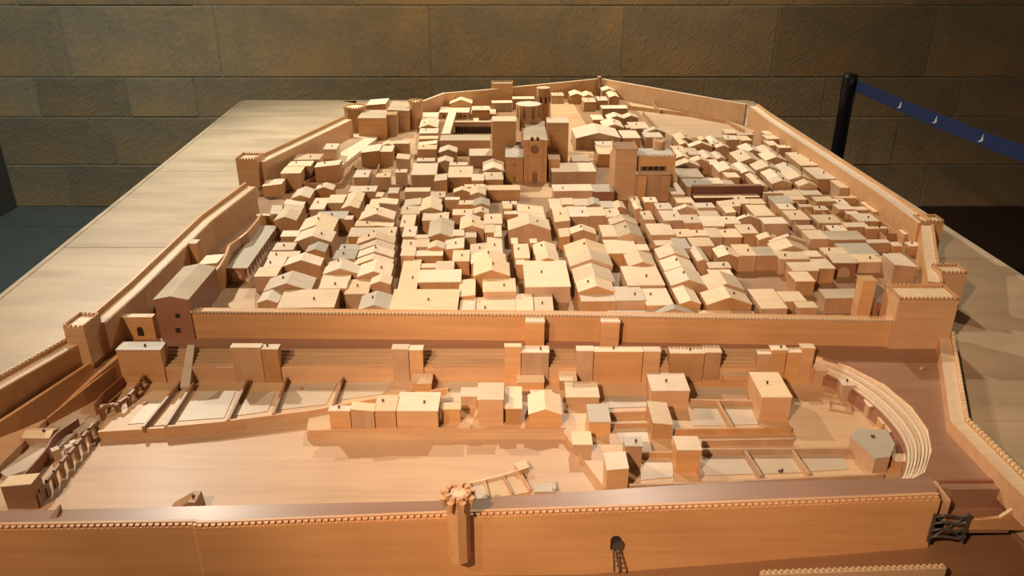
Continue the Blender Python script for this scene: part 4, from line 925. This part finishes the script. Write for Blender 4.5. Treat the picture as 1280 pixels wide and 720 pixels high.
# slabs of the field's left part
for pts_, lb in (([(0, 590), (48, 552), (96, 540), (60, 570), (38, 586), (8, 596)], 'pale flat slab left of the lower broken arcade'), ([(66, 532), (92, 515), (124, 525), (100, 542)], 'pale flat slab between the two broken arcades')):
    w = [P(x, y, -.064) for x, y in pts_]; c = sum(w, Vector())/len(w); c.z = T-.075; mb = MB(); mb.prism([p-c for p in w], 0); tag(mb.build('slab', M_board, None, c), lb, 'slab')
# prism block and ramp on the front walk
a, b, c_, d_ = P(207, 635, -.058), P(240, 635, -.058), P(250, 635, -.058), P(243, 614, -.058)
e = empty('wedge_block', (a.x+.03, a.y, T-.072)); tag(e, 'small brown wedge block standing alone on the front field', 'block')
mb = MB(); w = .06; mb.add([(-.03, 0, 0), (.025, 0, 0), (.025, .03, 0), (-.03, .03, 0), (.010, .0, .026), (.022, .0, .026), (.022, .03, .026), (.010, .03, .026)], [(3, 2, 1, 0), (4, 5, 6, 7), (0, 1, 5, 4), (1, 2, 6, 5), (2, 3, 7, 6), (3, 0, 4, 7)]); mb.build('block_body', M_wall, e)
mb = MB(); mb.box(.012, .016, .012, .016, .025, .031); mb.build('peg', M_peg, e)
a = P(53, 657, -.048); mb = MB(); mb.add([(0, 0, 0), (.016, 0, 0), (.016, .03, 0), (0, .03, 0), (.016, .03, .018), (.014, .03, .018)], [(3, 2, 1, 0), (0, 1, 4, 5), (1, 2, 4), (2, 3, 5, 4), (3, 0, 5)])
tag(mb.build('stair_wedge', M_brown, None, (a.x, a.y+.004, a.z-.003)), 'small dark triangular wedge on the front walk at far left', 'wedge')
# row of roofless rooms beside the octagonal tower
e = empty('ruined_range', P(640, 612, zFl)); tag(e, 'row of low roofless rooms beside the octagonal front tower', 'ruin'); c = Vector(e.location); inv = Matrix.Translation(-c)
top_ = [(586, 604), (605, 600), (628, 594), (648, 588)]; bot = [(592, 622), (610, 620), (640, 616), (662, 612)]
tw = [P(x, y, zFl+.008) for x, y in top_]; bw = [P(x, y, zFl+.008) for x, y in bot]
mb = MB(); ribbon(mb, tw, offset(tw, .003), [p.z for p in tw], T+zFl-.001); q = mb.build('wall_piece', M_roof, e); q.matrix_parent_inverse = inv
for p, r in zip(tw, bw):
    mb = MB(); ribbon(mb, [p, r], offset([p, r], .003), [p.z, r.z], T+zFl-.001); q = mb.build('cross_wall', M_wall, e); q.matrix_parent_inverse = inv
for i in range(3):
    w = [tw[i]*.97+bw[i]*.03, tw[i+1]*.97+bw[i+1]*.03, bw[i+1], bw[i]]; mb = MB(); mb.prism([Vector((p.x, p.y, T+zFl+.003)) for p in w], T+zFl-.001); q = mb.build('room_floor', M_ground if i else M_grey, e); q.matrix_parent_inverse = inv
H1 = P(655, 592, zFl+.002); e = empty('small_hut', H1, .5); tag(e, 'tiny pale hut at the upper end of the roofless rooms', 'hut')
b, r = geom(.020, .018, .010, 'm', .004); b.build('hut_body', M_wall, e); r.build('roof', M_roof, e)
a = P(668, 616, zFl+.001); mb = MB(); mb.box(0, .032, 0, .022, 0, .003); mb.box(.032, .038, 0, .022, 0, .009); tag(mb.build('slab', M_grey, None, a), 'grey flat slab beside the roofless rooms on the field', 'slab')
# doorway with ladder on the front wall
wy = w_y = P(768, 660, -.03).y
fy = [p for p in [P(560, 648, zf(560)), P(900, 636, zf(900))]]; u = (768-560)/340; Yw = fy[0].y+(fy[1].y-fy[0].y)*u
e = empty('postern', VZ(769, 686, Yw)); tag(e, 'dark postern opening with rough ladder in the front wall', 'door'); mb = MB(); arch(mb, 0, 0, .017, .028, -.0005); mb.build('opening', M_hole, e)
for s in (-1, 1):
    mb = MB(); mb.tube([(s*.004, -.004, .012), (s*.006+.004, -.020, -.030)], .0016); mb.build('ladder_rail', M_iron, e)
for i in range(5):
    mb = MB(); t = i/5; mb.tube([(-.005+.004*t, -.006-.016*t, .008-.034*t), (.007+.004*t, -.006-.016*t, .008-.034*t)], .001); mb.build('rung', M_iron, e)
mb = MB(); mb.box(-.006, .007, -.008, -.001, .006, .02, Matrix.Rotation(.2, 4, 'Y')); mb.build('beam', M_iron, e)
# lower right corner: sunken gate court with metal lattice bridge
Yg = P(1190, 640, -.02).y
e = empty('gate_court', VZ(1215, 660, Yg)); tag(e, 'recessed red gate court cut into the lower right corner', 'gate'); c = Vector(e.location)
xl = VZ(1176, 660, Yg).x-c.x; xr = VZ(1262, 660, Yg).x-c.x; zt = zR+T-c.z
mb = MB(); mb.box(xl, xr, .050, .056, -.01, zt); q = mb.build('back_wall', M_red, e)
for i in range(3):
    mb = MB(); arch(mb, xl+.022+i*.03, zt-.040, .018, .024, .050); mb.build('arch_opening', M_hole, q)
mb = MB(); mb.box(xl, xl+.004, .0, .05, -.01, zt); mb.build('side_wall', M_city, e)
mb = MB(); mb.box(xl, xr, .0, .05, -.01, zt-.042); mb.build('court_floor', M_walk, e)
mb = MB(); pr = [(xl+.040, zt-.055), (xr+.03, zt-.055), (xr+.03, zt-.008), (xr+.005, zt-.004), (xr-.008, zt-.012), (xr-.025, zt-.030), (xl+.055, zt-.034), (xl+.040, zt-.036)]
mb.profx(pr, -.006, 0); mb.build('swept_wall', M_city, e)
b0, b1 = VZ(1169, 640, Yg-.01), VZ(1212, 640, Yg-.01)
e = empty('metal_lattice', (b0.x, Yg-.012, VZ(1190, 668, Yg).z)); tag(e, 'grey metal lattice gate leaning at the lower right court', 'gate'); L_ = b1.x-b0.x; hz = VZ(1190, 638, Yg).z-VZ(1190, 668, Yg).z
for xx in (0, L_): mb = MB(); mb.box(xx-.002, xx+.002, -.002, .002, -.004, hz+.003); mb.build('upright', M_iron, e)
for i in range(4):
    z = hz*(.1+.28*i); mb = MB(); mb.tube([(0, 0, z), (L_*.25, -.001, z+.004), (L_*.5, 0, z+.002), (L_*.75, -.001, z-.001), (L_, 0, z+.002)], .0022); mb.build('bar', M_iron, e)
mb = MB(); mb.tube([(0, .001, 0), (L_, .001, hz)], .0014); mb.tube([(0, .001, hz), (L_, .001, 0)], .0014); mb.build('cross_brace', M_iron, e)
# small front crenel strip at the bottom right
w = [P(950, 714, -.06), P(1180, 706, -.052)]; c = (w[0]+w[1])/2; c.z = T-.075; e = empty('front_strip', c); tag(e, 'faint crenellated strip at the very front right edge', 'strip'); inv = Matrix.Translation(-c)
mb = MB(); ribbon(mb, w, offset(w, -.008), [p.z for p in w], c.z); q = mb.build('strip_body', M_ground, e); q.matrix_parent_inverse = inv
mb = MB(); merlons(mb, offset(w, -.002), 0, .004, .005, .004, .003); q = mb.build('merlon_row', M_ground, e); q['kind'] = 'stuff'; q.matrix_parent_inverse = inv
# tiny figures / plugs on the ground
for x, y, z, lb in ((1152, 461, 0, 'small irregular wooden plug on the walkway below the right keep'), (181, 505, zF, 'tiny carved plug in the first left compartment'), (375, 487, zF, 'tiny carved plug in the compartment before the middle seating'), (975, 590, zF, 'dark little knot standing in the middle front court')):
    a = P(x, y, z); mb = MB(); mb.cyl(0, 0, -.001, .004, .005, 7, .003); mb.cyl(.004, .001, -.001, .007, .0025, 6, .001)
    tag(mb.build('plug', M_peg if x == 975 else M_wall, None, a), lb, 'plug')
# ------------------------------------------------------------------ stanchion with belt
SY = .65/math.tan(TH-math.atan(268/FPX))
p = VZ(1064, 92, SY); px_ = p.x
e = empty('barrier_post', (px_, SY, 0)); tag(e, 'black retractable-belt barrier post standing behind the right side of the model', 'barrier post')
mb = MB(); mb.cyl(0, 0, 0, .012, .17, 36); mb.cyl(0, 0, .012, .03, .16, 36, .05); mb.build('base', M_black, e, smooth=False)
mb = MB(); mb.cyl(0, 0, .02, .90, .031, 28); mb.build('pole', M_black, e)
mb = MB(); mb.cyl(0, 0, .90, .985, .034, 28); mb.cyl(0, 0, .985, 1.0, .034, 28, .029); hd = mb.build('belt_head', M_black, e)
mb = MB(); mb.box(-.012, .002, -.0355, -.033, .955, .985); mb.build('head_sticker', M_iron, hd)
# belt
b0 = VZ(1066, 107, SY); E = P(1300, 197, .94-.0-T+0)
E = P(1300, 194, .935-T)
b0.z = .952; top = []; N_ = 24; hw = .026
d = Vector((E.x-b0.x, E.y-b0.y, 0)); 
def belt_pt(t): return Vector((b0.x+d.x*t*1.25, b0.y+d.y*t*1.25, b0.z+(E.z-b0.z)*t-.02*math.sin(math.pi*min(1, t*.8))))
nn = Vector((-d.y, d.x, 0)).normalized()*.0012
mb = MB(); v = []; f_ = []
for i in range(N_+1):
    p = belt_pt(i/N_)
    for s in (-1, 1):
        for k in (-1, 1): v.append(p+nn*s+Vector((0, 0, hw*k)))
for i in range(N_):
    a_ = 4*i; b_ = a_+4
    for p_, q_ in ((0, 1), (1, 3), (3, 2), (2, 0)): f_.append((a_+p_, a_+q_, b_+q_, b_+p_))
mb.add(v, f_); c = b0.copy(); mb.v = [p-c for p in mb.v]
bo = mb.build('barrier_belt', M_belt, None, c); tag(bo, 'blue barrier belt with small white bird marks stretched from the black post', 'belt')
# printed white bird marks on the belt
side = nn if nn.y < 0 else -nn
bird = [(-.030, -.020), (-.012, -.014), (-.004, -.004), (-.002, .008), (.006, .024), (.007, .022), (.008, .006), (.013, -.004), (.006, -.013), (-.006, -.020)]
for t in (.26, .425, .61, .82):
    # find belt parameter by image position
    p = belt_pt(t); du = (belt_pt(t+.01)-p); du.z = 0; du.normalize()
    vv = [p+side*1.25+du*x*.7+Vector((0, 0, z*.75))-c for x, z in bird]
    n = len(vv); vv2 = [q+side*.3 for q in vv]
    ff = [tuple(range(n)), tuple(range(2*n-1, n-1, -1))]+[(i, (i+1) % n, (i+1) % n+n, i+n) for i in range(n)]
    obj('bird_mark', vv+vv2, ff, M_white, bo)
